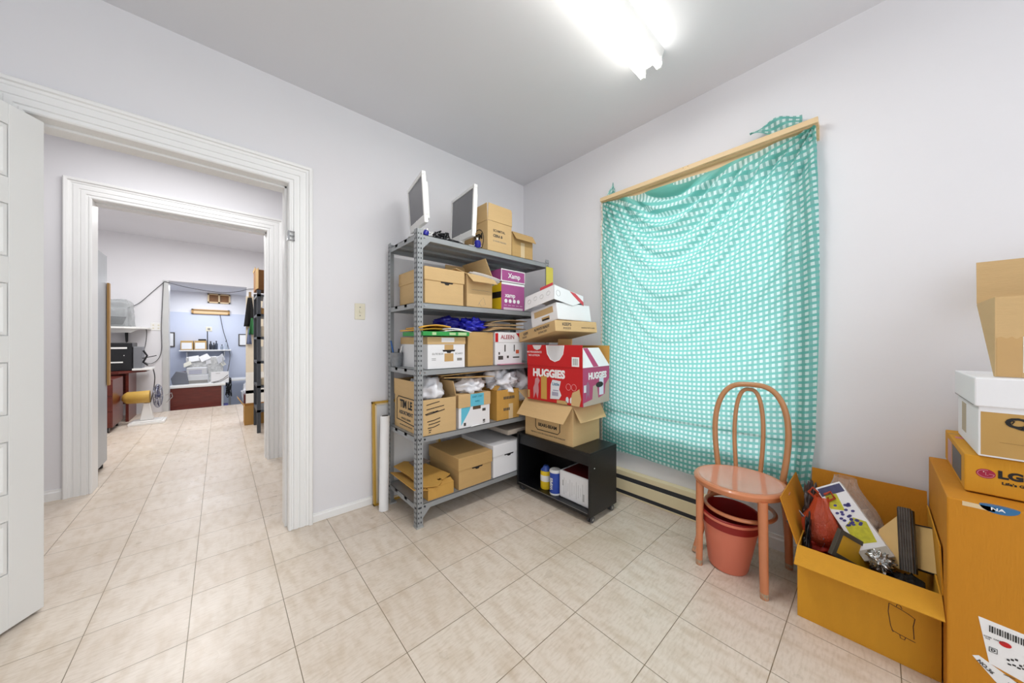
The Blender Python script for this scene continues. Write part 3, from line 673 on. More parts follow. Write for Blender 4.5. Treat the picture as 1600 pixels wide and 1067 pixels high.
blob('plastic_bag', 'white plastic bag squeezed between the golden brown carton and the red diaper box', 'plastic bag', (1.95, 2.12, Z+.10), (.20, .26, .30), bagw, 15, .2, 2.4)
t = carton('cardboard_carton', 'small brown carton half hidden at the right end of the second lowest shelf', (1.86, 2.0, Z), (0, 0, 0), (.22, .34, .11), kraft5, closed=True)
def flatboard(name, label, pts, loc, rot, th, m, group=None):
    t = G().poly(pts, th).build(name, m, loc=loc, rot=[R(a) for a in rot]); return tag(t, label, 'cardboard sheet', group)
flatboard('cardboard_sheet', 'flattened brown cardboard lying over the white bags, lower sheet', [(0, 0), (.30, -.0), (.42, .02), (.44, .24), (.02, .28)], (1.14, 1.968, Z+.366), (-3, 2, -6), .005, kraft2, 'flattened cardboard sheets')
flatboard('cardboard_sheet', 'flattened brown cardboard lying over the white bags, upper sheet reaching right', [(0, 0), (.30, -.0), (.52, .04), (.54, .26), (.04, .28)], (1.12, 1.975, Z+.38), (0, -2, -2), .005, kraft2, 'flattened cardboard sheets')

# lowest shelf
Z = ZS[0]
filebox('file_box', 'brown lidded file box on the lowest shelf beside the torn carton', (1.255, 1.965, Z), (0, 0, 0), (.29, .43, .225), kraft2)
filebox('file_box', 'white lidded file box at the right of the lowest shelf beside the black cart', (1.565, 1.965, Z), (0, 0, 0), (.29, .43, .25), whitecard)
tag(B((1.72, 1.97, Z+.30), (2.16, 2.35, Z+.335)).build('cardboard_tray', mat('pale_grey_card', '#b9ada0', .8), bevel=.002), 'flat pale tray wedged above the white file box under the shelf', 'tray')
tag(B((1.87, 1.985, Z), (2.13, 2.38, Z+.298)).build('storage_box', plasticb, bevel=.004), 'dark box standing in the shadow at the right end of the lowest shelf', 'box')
t = carton('cardboard_carton', 'crushed golden carton lying open at the left end of the lowest shelf', (1.02, 1.968, Z), (0, 0, 0), (.195, .40, .075), kraft5, [('-x', 165, .10)])
flap(t, '-y', (.195, .40, .075), 20, .05, kraft5)
flatboard('cardboard_sheet', 'torn golden cardboard sheet with a ripped notch lying on the crushed carton', [(0, .02), (.10, -.03), (.14, .0), (.125, .05), (.155, .055), (.16, .02), (.24, .06), (.17, .33), (.06, .43), (-.03, .40), (0, .2)], (.985, 1.975, Z+.088), (6, -2, 0), .006, kraft5)
flatboard('cardboard_sheet', 'bent golden cardboard sheet slanting beneath the torn sheet', [(0, 0), (.06, -.01), (.10, .34), (.02, .38)], (.962, 2.0, Z+.06), (0, -20, -3), .006, kraft5)
flatboard('paper_sheet', 'grey brown plastic strip lying in the back of the crushed carton', [(0, 0), (.14, .03), (.12, .13), (.0, .10)], (1.06, 2.25, Z+.132), (4, 0, 0), .004, mat('grey_brown_plastic', '#8d7c70', .5))

# ------------------------------------------------------------ leaning frame and roll
t = thing('picture_frame', 'large empty gold edged picture frame leaning on the wall beside the shelving', 'picture frame', (.835, 2.436, .0), (-2.3, 0, 0))
gold = mat('gold_frame', '#c39a3c', .45, .06)
g = G(); fw = .55; fh = .755
for a, b_ in (((0, 0), (.016, fh)), ((fw-.016, 0), (fw, fh)), ((0, 0), (fw, .014)), ((0, fh-.014), (fw, fh))): g.box((a[0], 0, a[1]), (b_[0], .03, b_[1]))
g.build('frame_border', gold, t, bevel=.001)
g = G()
for a, b_ in (((.016, .014), (.030, fh-.014)), ((fw-.03, .014), (fw-.016, fh-.014)), ((.016, .014), (fw-.016, .026)), ((.016, fh-.026), (fw-.016, fh-.014))): g.box((a[0], .008, a[1]), (b_[0], .022, b_[1]))
g.build('inner_lip', mat('cream_lip', '#ead8b4', .5), t)
G().box((.03, .018, .026), (fw-.03, .022, fh-.026)).build('backing_board', mat('backing_white', '#dcdcdc', .7), t)
t = thing('paper_roll', 'thick white paper roll standing against the wall in front of the gold frame', 'paper roll', (.868, 2.340, 0), (0, 0, 0))
a, b_ = Vector((0, 0, .0)), Vector((.032, .060, .655))
G().tube([a, b_], .032, 28).build('roll_body', mat('white_roll', '#f4f4f4', .6, .01), t)
G().tube([b_+Vector((0, 0, .0005)), b_+Vector((0, 0, .003))], .022, 20).build('roll_core', dgrey, t)

# ------------------------------------------------------------ black cart
cx0, cy0, cw, cl, cb, ct = 1.795, 1.245, .325, .70, .045, .468
t = thing('media_cart', 'low black laminate cart on castors with open front, beside the shelving', 'cart', (cx0, cy0, 0))
G().box((0, 0, ct-.018), (cw, cl, ct)).build('top', blackwood, t, bevel=.002)
for y in (0, cl-.016): G().box((.001, y+.0005, cb), (cw-.001, y+.0155, ct-.018)).build('side_panel', blackwood, t, bevel=.001)
G().box((.012, .016, ct-.09), (.027, cl-.016, ct-.018)).build('apron', blackwood, t)
G().box((.0, .016, cb+.002), (cw-.002, cl-.016, cb+.024)).build('bottom_shelf', blackwood, t, bevel=.002)
G().box((cw-.012, .016, cb+.024), (cw-.004, cl-.016, ct-.018)).build('back_panel', blackwood, t)
strokes('edge_scratch', t, '-x', (0, 0, 0), [[(-.02, cb+.024), (-cl+.02, cb+.024)]], mat('chipped_edge', '#8e8b86', .5), .0012)
G().cyl((.05, -.001, .36), (.05, .001, .36), .004, 8).build('screw_cap', plasticw, t)
for x, y in ((.04, .012), (cw-.045, .012), (.04, cl-.035), (cw-.045, cl-.035)):
    c = G().box((x-.012, y-.003, .026), (x+.012, y+.021, .045)).build('castor', plasticb, t)
    for dy in (-.006, .015): G().cyl((x, y+dy, .0215), (x, y+dy+.009, .0215), .021, 20).build('castor_wheel', mat('castor_grey', '#4b4b4e', .4), c)
    G().cyl((x, y-.0075, .0215), (x, y-.006, .0215), .009, 12).build('axle_cap', metal, c)
zc = cb+.0245
# items inside the cart
t = thing('cleaning_wipes_tub', 'yellow and white wipes container on the cart shelf behind the blue one', 'container', (cx0+.09, cy0+.465, zc))
G().lathe([(0, 0), (.042, 0), (.044, .01), (.044, .12), (.040, .135), (.030, .15), (0, .152)], (0, 0, 0), 28).build('tub_body', yellow, t)
G().lathe([(.0448, .06), (.0448, .105)], (0, 0, 0), 28).build('label_print', plasticw, t); G().lathe([(0, .171), (.018, .17), (.03, .15), (.043, .138)], (0, 0, 0), 28).build('cap', mat('blue_cap', '#3957a8', .4), t)
t = thing('cleaning_wipes_tub', 'blue cylindrical container with a white rim on the cart shelf', 'container', (cx0+.07, cy0+.355, zc))
G().lathe([(0, 0), (.042, 0), (.042, .165)], (0, 0, 0), 28).build('tub_body', mat('blue_label', '#2a49a8', .4, .15, 30), t)
G().lathe([(0, .18), (.036, .18), (.044, .172), (.044, .162), (.0421, .16)], (0, 0, 0), 28).build('cap', plasticw, t); G().lathe([(.0425, .0), (.0425, .012)], (0, 0, 0), 28).build('rim', plasticw, t)
text('printed_text', 'WIPES', t, '-x', (-.0425, .0, .08), .032, plasticw, .001, 90)
t = thing('appliance_box', 'white printed carton with dark red top lying inside the black cart', 'box', (cx0+.055, cy0+.02, zc), (0, 0, 0))
G().box((0, 0, 0), (.22, .285, .195)).build('box_body', whitecard, t, bevel=.01)
patch('red_top_print', t, '+z', (.11, .14, .195), rect(.24, .20), mat('maroon_print', '#6e1a1a', .5))
bars('printed_marks', t, '-x', (0, .14, .09), [(-.10+i*.018, 0, .002, .12-.03*(i % 3)) for i in range(10)]+[(.07, -.03, .012, .05), (-.11, .02, .01, .04)], mat('pale_grey_print', '#b7b7b7', .6))

# carton on the cart
t = carton('cardboard_carton', 'open tan carton with outspread flaps standing on top of the black cart', (1.815, 1.40, ct), (0, 0, 0), (.325, .47, .285), kraft, [('-x', 228, .15), ('-y', 240, .125), ('+x', 120, .08), ('+y', 150, .1)])
strokes('printed_frame', t, '-x', (0, .235, .10), [[(-.12, .09), (-.12, -.02), (-.10, -.04), (.10, -.04), (.12, -.02), (.12, .09)]], black, .003)
text('printed_text', 'BEARI-BEAM', t, '-x', (0, .235, .10), .034, black, .001); text('printed_text', 'KEEP IN A COOL DRY PLACE AWAY FROM SUNLIGHT', t, '-x', (0, .235, .035), .014, dgrey)
# red diaper box
HX, HY, HZ = 1.812, 1.315, ct+.290
t = carton('diaper_box', 'red and magenta diaper carton stacked on the open tan carton on the cart', (HX, HY, HZ), (0, 0, 3), (.355, .50, .262), redc, None, cat='box')
dm = (.355, .50, .262)
flap(t, '-x', dm, 90, .155, redc, label='red front flap standing upright'); f_ = flap(t, '-y', dm, 62, .15, whitecard, taper=.035, label='white side flap folded inward')
flap(t, '+x', dm, 91, .15, kraft5, label='bare brown back flap'); flap(t, '+y', dm, 60, .12, kraft)
patch('magenta_side_print', t, '-y', (.178, 0, .131), rect(.355, .262), pink)
patch('bare_card_patch', t, '-y', (.178, -.001, .04), [(-.17, -.04), (.172, -.04), (.172, .13), (.12, .09), (.11, .02), (.02, .0), (.0, .10), (-.05, .09), (-.06, .0), (-.17, -.015)], mat('torn_grey_card', '#b7aa9c', .8))
text('printed_text', 'HUGGIES', t, '-x', (0, .295, .205), .076, paper, .004, sx=.95); text('printed_text', 'HUGGIES', t, '-y', (.19, -.001, .20), .062, paper, .003, sx=.95)
patch('handle_hole_patch', t, '-y', (.215, -.0015, .135), ell(.05, .02, 20), black)  # black ellipse painted for the shade in the handle hole
patch('bare_card_patch', t, '-x', (-.001, .335, .10), rect(.055, .17), kraft5); patch('bare_card_patch', t, '-x', (-.001, .485, .04), rect(.02, .06), kraft2)
patch('bare_card_patch', t, '-x', (-.001, .17, .012), rect(.09, .024), kraft2); patch('torn_corner', t, '-x', (-.002, .045, .06), [(-.045, -.06), (.02, -.06), (.035, -.01), (.02, .06), (0, .045), (-.035, .03), (-.045, 0)], kraft)
patch('white_print', t, '-x', (-.001, .225, .10), [(-.05, -.075), (.03, -.07), (.05, -.04), (.03, 0), (.045, .06), (-.03, .065), (-.045, .03)], mat('print_grey_white', '#dfe1e6', .6))
text('printed_text', 'Little', t, '-x', (-.002, .225, .135), .030, mat('print_steel', '#6e8aa0', .6), .001); bars('printed_marks', t, '-x', (-.002, .225, .09), [(0, 0, .05, .008), (-.005, -.025, .055, .028)], mat('print_lilac', '#a3a0b4', .6))
patch('baby_picture', t, '-x', (-.001, .405, .09), [(-.03, -.08), (-.01, -.03), (.01, -.08), (.02, -.02), (.015, .03), (.03, .06), (.01, .085), (-.015, .07), (-.02, .03), (-.035, 0)], mat('print_rose', '#c98d93', .6))
patch('diaper_print', t, '-y', (.06, -.001, .11), [(-.02, -.07), (0, -.03), (.02, -.06), (.02, .03), (0, .06), (-.02, .03)], mat('print_mauve', '#9d6d8a', .6))
patch('white_print', t, '-y', (.03, -.001, .12), rect(.035, .05), mat('print_grey_white', '#dfe1e6', .6)); patch('white_print', t, '-y', (.24, -.001, .12), rect(.06, .12), mat('print_bluewhite', '#d9dfec', .6))
for i in range(2): strokes('round_symbol', t, '-x', (-.001, .115-i*.045, .125), [ell(.02, .022, 20)+[(.02, 0)]], mat('print_pale_pink', '#e49a9a', .6), .0015)
for i in range(3): patch('bottle_symbol', t, '-x', (-.001, .125-i*.035, .035), [(-.012, -.02), (.012, -.02), (.012, .008), (.005, .02), (-.005, .02), (-.012, .008)], mat('print_grey_white', '#dfe1e6', .6))
# prints on the upright front flap
strokes('flap_outline', t, '-x', (-.0045, .24, .262), [[(.06-.13, .152), (.07-.13, .09), (.10-.13, .05), (.14-.13, .035), (.18-.13, .05), (.21-.13, .09), (.22-.13, .152)]], paper, .003)
patch('window_print', t, '-x', (-.004, .24, .262), [(-.07, .152), (-.06, .09), (-.03, .052), (.01, .038), (.05, .052), (.08, .09), (.09, .152)], mat('print_pale_grey', '#d8d6d8', .6))
patch('window_print', t, '-x', (-.004, .40, .262), [(-.045, .152), (-.03, .125), (0, .115), (.03, .125), (.045, .152)], mat('print_pale_grey', '#d8d6d8', .6))
patch('barcode_label', t, '-x', (-.004, .055, .262+.04), rect(.06, .065), paper); bars('barcode', t, '-x', (-.005, .055, .262+.04), [(-.018+i*.007, 0, .003, .045) for i in range(6)], midgrey)
text('printed_text', 'NO FRAGRANCE', t, '-x', (-.004, .43, .262+.10), .02, paper); text('printed_text', 'NO LOTION', t, '-x', (-.004, .43, .262+.075), .02, paper)
a_ = R(62); 
g = G(); Mf = Matrix(((1,0,0,0),(0,0,0,0),(0,0,1,0),(0,0,0,1)))
def onflap(x, s, off=.003): return Vector((x, s*math.cos(a_)-off*math.sin(a_), .262+s*math.sin(a_)+off*math.cos(a_)))
vs = [onflap(.13, .001), onflap(.20, .001), onflap(.165, .148), onflap(.105, .148)]
vs2 = [v+Vector((0, -.001, .0005)) for v in vs]
G().add(vs+vs2, [(0,1,2,3),(7,6,5,4),(0,4,5,1),(1,5,6,2),(2,6,7,3),(3,7,4,0)]).build('magenta_stripe', pink, t)

# tilted flat carton, prop and white file box on top
t = thing('cardboard_carton', 'brown flap propping up the tilted tray above the red diaper carton', 'cardboard piece', (1.85, 1.40, HZ+.262), (0, 0, 0))
G().box((.02, .06, 0), (.024, .19, .20)).build('prop_panel', kraft2, t, rot=(0, R(4), 0))
TR = (1.71, 1.465, 1.272); TRr = (-8.8, .9, -13.9)
tdm = (.375, .51, .078)
t = thing('flat_carton', 'shallow tan printed carton tray tilted under the white file box', 'cardboard tray', TR, TRr)
G().box((0, 0, 0), tdm).build('carton_body', kraft, t, bevel=.004)
G().box((.01, .01, tdm[2]-.0005), (tdm[0]-.01, tdm[1]-.01, tdm[2]+.0005)).build('tray_inside', kraftin, t)
text('printed_text', 'ALWAYS READY', t, '-x', (0, .17, .052), .028, dgrey, .0005); text('printed_text', 'EXTRACTED', t, '-x', (0, .16, .022), .02, dgrey)
text('printed_text', 'KEEPS', t, '-x', (0, .40, .050), .028, dgrey, .0005); text('printed_text', 'FOODS', t, '-x', (0, .42, .024), .02, dgrey)
text('printed_text', 'KEEPS', t, '-y', (.10, 0, .05), .03, dgrey, .0005); text('printed_text', 'FOODS', t, '-y', (.10, 0, .022), .02, dgrey); text('printed_text', 'HANDLE WITH CARE', t, '-y', (.29, 0, .03), .013, dgrey)
wd = (.35, .29, .125)
t = thing('file_box', 'white file box tilted on top of the pile with its lid skewed off', 'file box', (1.775, 1.498, 1.358), (-10.5, 1.1, -6))
g = G(); th = .005; g.box((0, 0, 0), (wd[0], wd[1], th)); g.box((0, 0, th), (th, wd[1], wd[2])); g.box((wd[0]-th, 0, th), wd); g.box((th, 0, th), (wd[0]-th, th, wd[2])); g.box((th, wd[1]-th, th), (wd[0]-th, wd[1], wd[2]))
g.build('box_body', whitecard, t, bevel=.002)
patch('brown_panel', t, '-x', (0, .145, .085), rect(.21, .045), kraft); patch('handle_hole_patch', t, '-x', (-.001, .125, .035), rect(.085, .026), kraft2); patch('handle_shadow', t, '-x', (-.002, .125, .028), rect(.075, .012), black)
ld = G(); 
lr = ld
lw, ll_, lh = .31, .325, .11
ld.box((0, 0, lh-.005), (lw, ll_, lh)); ld.box((0, 0, 0), (.005, ll_, lh)); ld.box((lw-.005, 0, .04), (lw, ll_, lh))
ld.poly([(0, 0), (lw*.62, .0), (lw, .06), (lw, lh), (0, lh)], .005, Matrix(((1,0,0,0),(0,0,1,0),(0,1,0,0),(0,0,0,1))))
lo = ld.build('lid', whitecard, t, loc=(-.030, -.014, .142), rot=(0, R(10), R(2)), bevel=.002)
ink2 = mat('pale_pencil', '#9a9a98', .6)
for k in range(4): strokes('printed_ring', lo, '-x', (0, .27-k*.07, .055+.006*(k % 2)), [ell(.018, .016, 16)+[(.018, 0)]], ink2, .001)
G().box((.0, .02, lh), (.006, .15, lh+.022)).build('red_tab', mat('red_pink_print', '#cf4b55', .5), lo)
patch('red_print', lo, '+z', (.30, .16, lh), rect(.26, .05), mat('red_pink_print', '#cf4b55', .5)); patch('red_print', lo, '-y', (.24, 0, .06), [(-.08, .045), (-.02, .045), (.07, 0), (.07, -.03), (.02, -.01), (-.04, .02)], mat('red_pink_print', '#cf4b55', .5))
strokes('printed_ring', lo, '-y', (.04, 0, .055), [ell(.02, .022, 18)+[(.02, 0)]], ink2, .001)
tag(G().box((2.10, 1.99, .475), (2.125, 2.19, 1.0)).build('grey_board', mat('grey_board', '#8a8682', .6)), 'grey board standing upright behind the stack on the cart', 'board')

# ------------------------------------------------------------ bentwood chair
ch = mat('peach_chair_paint', '#cf8257', .35, .10, 14, coat=.3); chs = mat('pink_seat_paint', '#de9478', .22, .06, 6, .05, 12, coat=.5)
SC = (2.045, .487); SZ = .475; SR = .205
t = thing('bentwood_chair', 'peach painted bentwood chair with a looped back beside the open carton of clutter', 'chair', (SC[0], SC[1], 0))
def rel(p): return (p[0]-SC[0], p[1]-SC[1], p[2])
G().lathe([(SR-.035, -.032), (SR-.004, -.032), (SR+.002, -.024), (SR+.003, -.008), (SR-.003, 0), (SR-.014, .003), (SR-.022, .0)], (0, 0, SZ), 64).build('seat', ch, t)
G().lathe([(0, -.010), (SR*.6, -.007), (SR-.035, -.001), (SR-.021, .0015), (SR-.020, -.02), (SR-.04, -.028), (0, -.028)], (0, 0, SZ), 64).build('seat_panel', chs, t)
def leg(top, bot, r0, r1, curve=(0, 0, 0)):
    T, Bt = Vector(rel(top)), Vector(rel(bot)); P = []; rs = []
    for i in range(9):
        s = i/8; P.append(T.lerp(Bt, s)+Vector(curve)*math.sin(math.pi*s)); rs.append(r0+(r1-r0)*s)
    o = G().tube(P, 0, 14, rs=rs).build('leg', ch, t)
    dv = (P[-1]-P[-2]).normalized()
    g = G().tube([P[-1]-dv*.028, P[-1]+dv*.001], 0, 12, rs=[r1*1.04, r1*1.0]); g.build('worn_foot', mat('worn_foot', '#b9a58a', .7, .5, 60), o)
leg((1.925, .635, .448), (1.928, .640, .001), .0195, .016); leg((1.895, .357, .448), (1.893, .350, .001), .0205, .017)
HL, HRr = (2.20, .625), (2.225, .335)
leg((HL[0]-.01, HL[1]+.005, .46), (2.02, .695, .001), .019, .015, (.025, 0, 0)); leg((HRr[0], HRr[1], .46), (2.245, .310, .001), .020, .017, (.0, -.008, 0))
def hoop(p0, p1, ztop, sp, r, tilt, n=40, sq=2.6, bulge=.0):
    P = []; a = Vector(rel((*p0, SZ-.03))); b_ = Vector(rel((*p1, SZ-.03))); mid = (a+b_)/2; u = (b_-a)/2; hw = u.length; u.normalize()
    for i in range(n+1):
        s = -1+2*i/n; th = math.pi*(1+s)/2
        c, s2 = -math.cos(th), math.sin(th)
        cc = math.copysign(abs(c)**(2/sq), c); zz = abs(s2)**(2/sq)
        width = hw*(1+bulge*math.sin(math.pi*min(1, zz)*.62))
        z = a.z+(ztop-a.z)*zz
        P.append(mid+u*cc*width+Vector((tilt*zz, 0, z-mid.z)))
    return G().tube(P, r, 12)
hoop(HL, HRr, .955, 0, .0145, .035, 56, 3.2, .24).build('back_hoop', mat('tan_hoop_paint', '#c08a5c', .35, .10, 14, coat=.3), t)
hoop((2.235, .545), (2.245, .435), .925, 0, .011, .03, 48, 3.0, .32).build('inner_hoop', mat('tan_hoop_paint', '#c08a5c', .35), t)
G().tube([(.152*math.cos(a*math.pi/24), .152*math.sin(a*math.pi/24), .325) for a in range(48)], .0095, 10, closed=True).build('stretcher_ring', ch, t)
# terracotta bin
terr = mat('terracotta_plastic', '#d97a60', .45, .03); red_in = mat('deep_red_plastic', '#8f1612', .5)
t = thing('waste_bin', 'terracotta pink plastic bin standing under the bentwood chair', 'bin', (2.035, .535, .006), (3, -2, 0))
G().lathe([(0, .002), (.088, .0), (.092, .01), (.130, .27), (.138, .275), (.139, .285), (.133, .29), (.128, .285), (.125, .27), (.088, .012), (0, .008)], (0, 0, 0), 48).build('bin_body', terr, t)
G().lathe([(.1265, .235), (.1318, .236), (.136, .287), (.140, .292), (.134, .297), (.126, .292), (.1245, .27), (.088, .014)], (0, 0, 0), 48).build('bin_liner', red_in, t)['label'] = 'dark red rim and inside'

# ------------------------------------------------------------ open carton of clutter
OD = (.43, .385, .31)
t = carton('cardboard_carton', 'large open golden carton full of clutter on the floor beside the chair', (1.888, -.152, 0), (0, 0, 0), OD, kraft4, None)
flap(t, '-x', OD, 205, .10, kraft4, label='front flap folded outward'); flap(t, '+x', OD, 96, .225, kraft3, taper=.004); flap(t, '+y', OD, 107, .195, kraft3, taper=.0)
flap(t, '-y', OD, 88, .17, kraft4)
dr = mat('brown_pen', '#4a2b22', .7)
strokes('pen_drawing', t, '-x', (0, .0935, .158), [[(-.028, .052), (-.03, .02), (-.024, -.03), (-.018, -.05)], [(-.028, .052), (0, .045), (.02, .038), (.034, .03), (.030, 0), (.032, -.045)], [(-.022, -.045), (.0, -.05), (.035, -.055)], [(-.01, .05), (-.008, .06), (.0, .058), (.003, .048)], [(-.002, -.05), (.0, -.062), (.01, -.062), (.012, -.053)]], dr, .0011)
# contents
def pframe(label, loc, rot, w_, h_, bord, th, border_m, panel_m, lab2=None):
    t = thing('picture_frame', label, 'picture frame', loc, rot, None); g = G()
    for a, b_ in (((0, 0), (bord, h_)), ((w_-bord, 0), (w_, h_)), ((bord, 0), (w_-bord, bord)), ((bord, h_-bord), (w_-bord, h_))): g.box((a[0], 0, a[1]), (b_[0], th, b_[1]))
    g.build('frame_border', border_m, t, bevel=.001)
    G().box((bord, .004, bord), (w_-bord, th*.7, h_-bord)).build('panel', panel_m, t); return t
dkw = mat('dark_frame_wood', '#332c28', .5, .2, 20); oldg = mat('old_gold_panel', '#d2a026', .45, .1, 12); tanp = mat('tan_panel', '#dcb878', .5, .08, 10)
pframe('yellow backed picture frame lying tilted at the front of the clutter carton', (1.925, .128, .300), (-6, 30, -40), .20, .115, .018, .016, mat('dark_grey_frame', '#4a453c', .5, .1), oldg)
t = pframe('deep tan backed frame with thick black edge at the right of the clutter carton', (2.075, -.088, .29), (-24, -14, -122), .085, .17, .004, .045, mat('black_frame', '#141010', .5), tanp)
t = thing('photo_album', 'album with a ribbed dark silver spine standing in the clutter carton', 'album', (2.035, -.062, .285), (-22, -9, -108))
for i in range(5): G().cyl((.006+i*.007, 0, 0), (.006+i*.007, .0, .24), .0048, 10).build('spine_rib', mat('silver_black', '#5c5752', .35, .35, 40, metal=.4), t)
G().box((-.002, .002, 0), (.042, .02, .235)).build('album_cover', dkw, t)
G().poly([(0, 0), (-.07, .02), (-.055, .13), (0, .20)], .008, Matrix(((1,0,0,-.004),(0,0,-1,.014),(0,1,0,0),(0,0,0,1)))).build('album_page', tanp, t)
t = thing('floral_box', 'long white box printed with yellow and purple flowers leaning in the clutter carton', 'box', (2.02, .035, .275), (-30, -34, -82))
G().box((0, 0, 0), (.10, .05, .30)).build('box_body', whitecard, t, bevel=.003)
patch('yellow_print', t, '-y', (.05, 0, .10), [(-.04, -.04), (.03, -.045), (.042, .03), (.01, .055), (-.035, .03)], mat('yellow_green_print', '#c9c42a', .5, .3, 60))
patch('yellow_print', t, '-y', (.05, 0, .235), [(-.045, -.03), (.0, -.05), (.01, .02), (-.03, .04)], mat('yellow_green_print', '#c9c42a', .5))
g = G(); rnd = random.Random(4)
Mq = fmat('-y', (.05, 0, .17))
for i in range(26):
    a, b_ = rnd.uniform(-.035, .03), rnd.uniform(-.05, .05); g.poly(ell(.007, .005, 7, a, b_), .0016, Mq)
g.build('purple_flowers', mat('purple_flowers', '#4a4488', .5, .3, 60), t)
patch('grey_band', t, '-y', (.05, 0, .02), rect(.098, .035), mat('silver_band', '#b5ada0', .4))
patch('photo_print', t, '-y', (.05, 0, .275), rect(.09, .035), mat('navy_print', '#43446a', .5, .4, 60))
def clearbag(name, col, a, rough=.15):
    m = bpy.data.materials.new(name); m.use_nodes = True; N = m.node_tree.nodes; L = m.node_tree.links; out = N['Material Output']; b = N['Principled BSDF']
    b.inputs['Base Color'].default_value = lin(col); b.inputs['Roughness'].default_value = rough; b.inputs['Specular IOR Level'].default_value = .8
    tr = N.new('ShaderNodeBsdfTransparent'); tr.inputs[0].default_value = tuple(.35+.65*c for c in lin(col)[:3])+(1,)
    lw = N.new('ShaderNodeLayerWeight'); lw.inputs[0].default_value = .25
    r = N.new('ShaderNodeMapRange'); r.inputs[3].default_value = a; r.inputs[4].default_value = min(1, a+.55); L.new(lw.outputs['Facing'], r.inputs[0])
    mx = N.new('ShaderNodeMixShader'); L.new(r.outputs[0], mx.inputs[0]); L.new(tr.outputs[0], mx.inputs[1]); L.new(b.outputs[0], mx.inputs[2]); L.new(mx.outputs[0], out.inputs[0])
    n = N.new('ShaderNodeTexNoise'); n.inputs['Scale'].default_value = 16; n.inputs['Distortion'].default_value = 1.5; bp = N.new('ShaderNodeBump'); bp.inputs['Strength'].default_value = .6; bp.inputs['Distance'].default_value = .01
    L.new(n.outputs['Fac'], bp.inputs['Height']); L.new(bp.outputs[0], b.inputs['Normal']); return m
orange = clearbag('orange_bag', '#e8603c', .55); clear = clearbag('clear_bag', '#ece4dc', .22); clearg = clearbag('clear_cover', '#e4e7e7', .18)
t = thing('plastic_bag', 'translucent orange plastic bag with tied handles in the left of the clutter carton', 'plastic bag', (2.12, .175, .20))
def bagfn(u, v, dx=.095, dy=.085, h=.27, seed=2):
    th = u*2*math.pi; r = (math.sin(min(1, v*2.2)*math.pi/2))*(1-.72*smooth(.35, 1, v)); r *= 1+.13*noise.noise(Vector((math.cos(th)*2, math.sin(th)*2, v*3+seed)))+.06*math.sin(th*9+v*3)*v
    return (dx*r*math.cos(th), dy*r*math.sin(th), h*v)
G().grid(bagfn, 60, 24).build('bag_body', orange, t, sharp=180)
for s in (-1, 1): G().tube([(.0, s*.02, .25), (.0, s*.045, .275), (.0, s*.03, .30), (.0, s*.01, .28)], .005, 8).build('bag_handle', orange, t)
blob('red_cloth', 'crumpled dark red bundle inside the orange bag', 'cloth', (2.12, .175, .20), (.15, .13, .12), mat('red_bundle', '#c93320', .6), 4, .3)
t = thing('plastic_bag', 'clear plastic bag bulging above the flower box at the back of the clutter carton', 'plastic bag', (2.20, .10, .24))
G().grid(lambda u, v: bagfn(u, v, .10, .13, .32, 9), 60, 24).build('bag_body', clear, t, sharp=180)
blob('tan_bundle', 'pale tan bundle wrapped inside the clear plastic bag', 'bundle', (2.20, .10, .28), (.15, .19, .17), mat('tan_bundle', '#c9ad94', .7, .2, 12), 6, .3)
blob('dark_bag', 'black plastic bag crumpled against the left flap of the clutter carton', 'plastic bag', (2.01, .212, .12), (.12, .025, .31), plasticb, 8, .25, 2.6)
blob('dark_bag', 'grey brown shiny bag pushed up behind the orange bag', 'plastic bag', (2.18, .22, .25), (.12, .05, .27), mat('grey_brown_bag', '#4d403c', .3, .3, 12), 11, .4, 2.6)
t = sheets('document_bundle', 'grey printed papers stuffed beside the black bag in the clutter carton', (2.03, .165, .30), (80, 60, 40), .10, .15, 3, mat('newsprint', '#9aa0ae', .7, .25, 40), 'papers', bend=.012)
blob('foil_wrap', 'crumpled silver foil at the lower end of the flower box', 'foil', (2.03, -.01, .265), (.09, .07, .07), mat('foil', '#c9c8c4', .2, .2, 20, metal=.8), 21, .6, 4)
blob('black_cloth', 'black cloth heaped in the front right of the clutter carton', 'cloth', (1.99, -.075, .13), (.17, .13, .17), mat('black_cloth', '#0f0d0d', .9), 17, .25)
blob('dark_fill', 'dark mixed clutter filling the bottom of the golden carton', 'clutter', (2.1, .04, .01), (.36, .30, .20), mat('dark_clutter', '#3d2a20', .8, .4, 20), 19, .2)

# ------------------------------------------------------------ right hand stack
t = carton('cardboard_carton', 'very large golden carton on the floor at the right, bottom of the stack', (1.80, -.80, 0), (0, 0, 0), (.57, .645, .685), kraft3, closed=True)
patch('tape_strip', t, '-y', (.3, 0, .3), rect(.05, .3), tape)
BF = (0, .645, .685)
patch('blue_sticker', t, '-x', (0, .645-.098, .685), ell(.036, .021, 20, 0, 0, 180, 360), mat('blue_sticker', '#2f6e9e', .4)); patch('blue_sticker', t, '+z', (0, .645-.098, .685), ell(.036, .02, 20, 0, 0, 0, 180), mat('blue_sticker', '#2f6e9e', .4))
text('printed_text', 'NA', t, '-x', (-.001, .645-.095, .677), .012, paper, .0003, sx=1.5)
patch('clear_tape', t, '-x', (0, .645-.06, .675), rect(.06, .014), tapel)
LBL = (0, .645-.215, .262)
patch('shipping_label', t, '-x', (0, .585, .326), [(0, 0), (.13, -.010), (.16, -.17), (.02, -.135)], paper); patch('shipping_label', t, '-x', (-.0005, .596, .194), [(0, 0), (.012, .008), (.10, -.04), (.08, -.09), (.04, -.05)], paper)
bars('barcode', t, '-x', (-.001, .57, .300), [(.006+i*.0045, -.001*i*.3, [.002, .003, .0015][i % 3], .020) for i in range(22)], black)
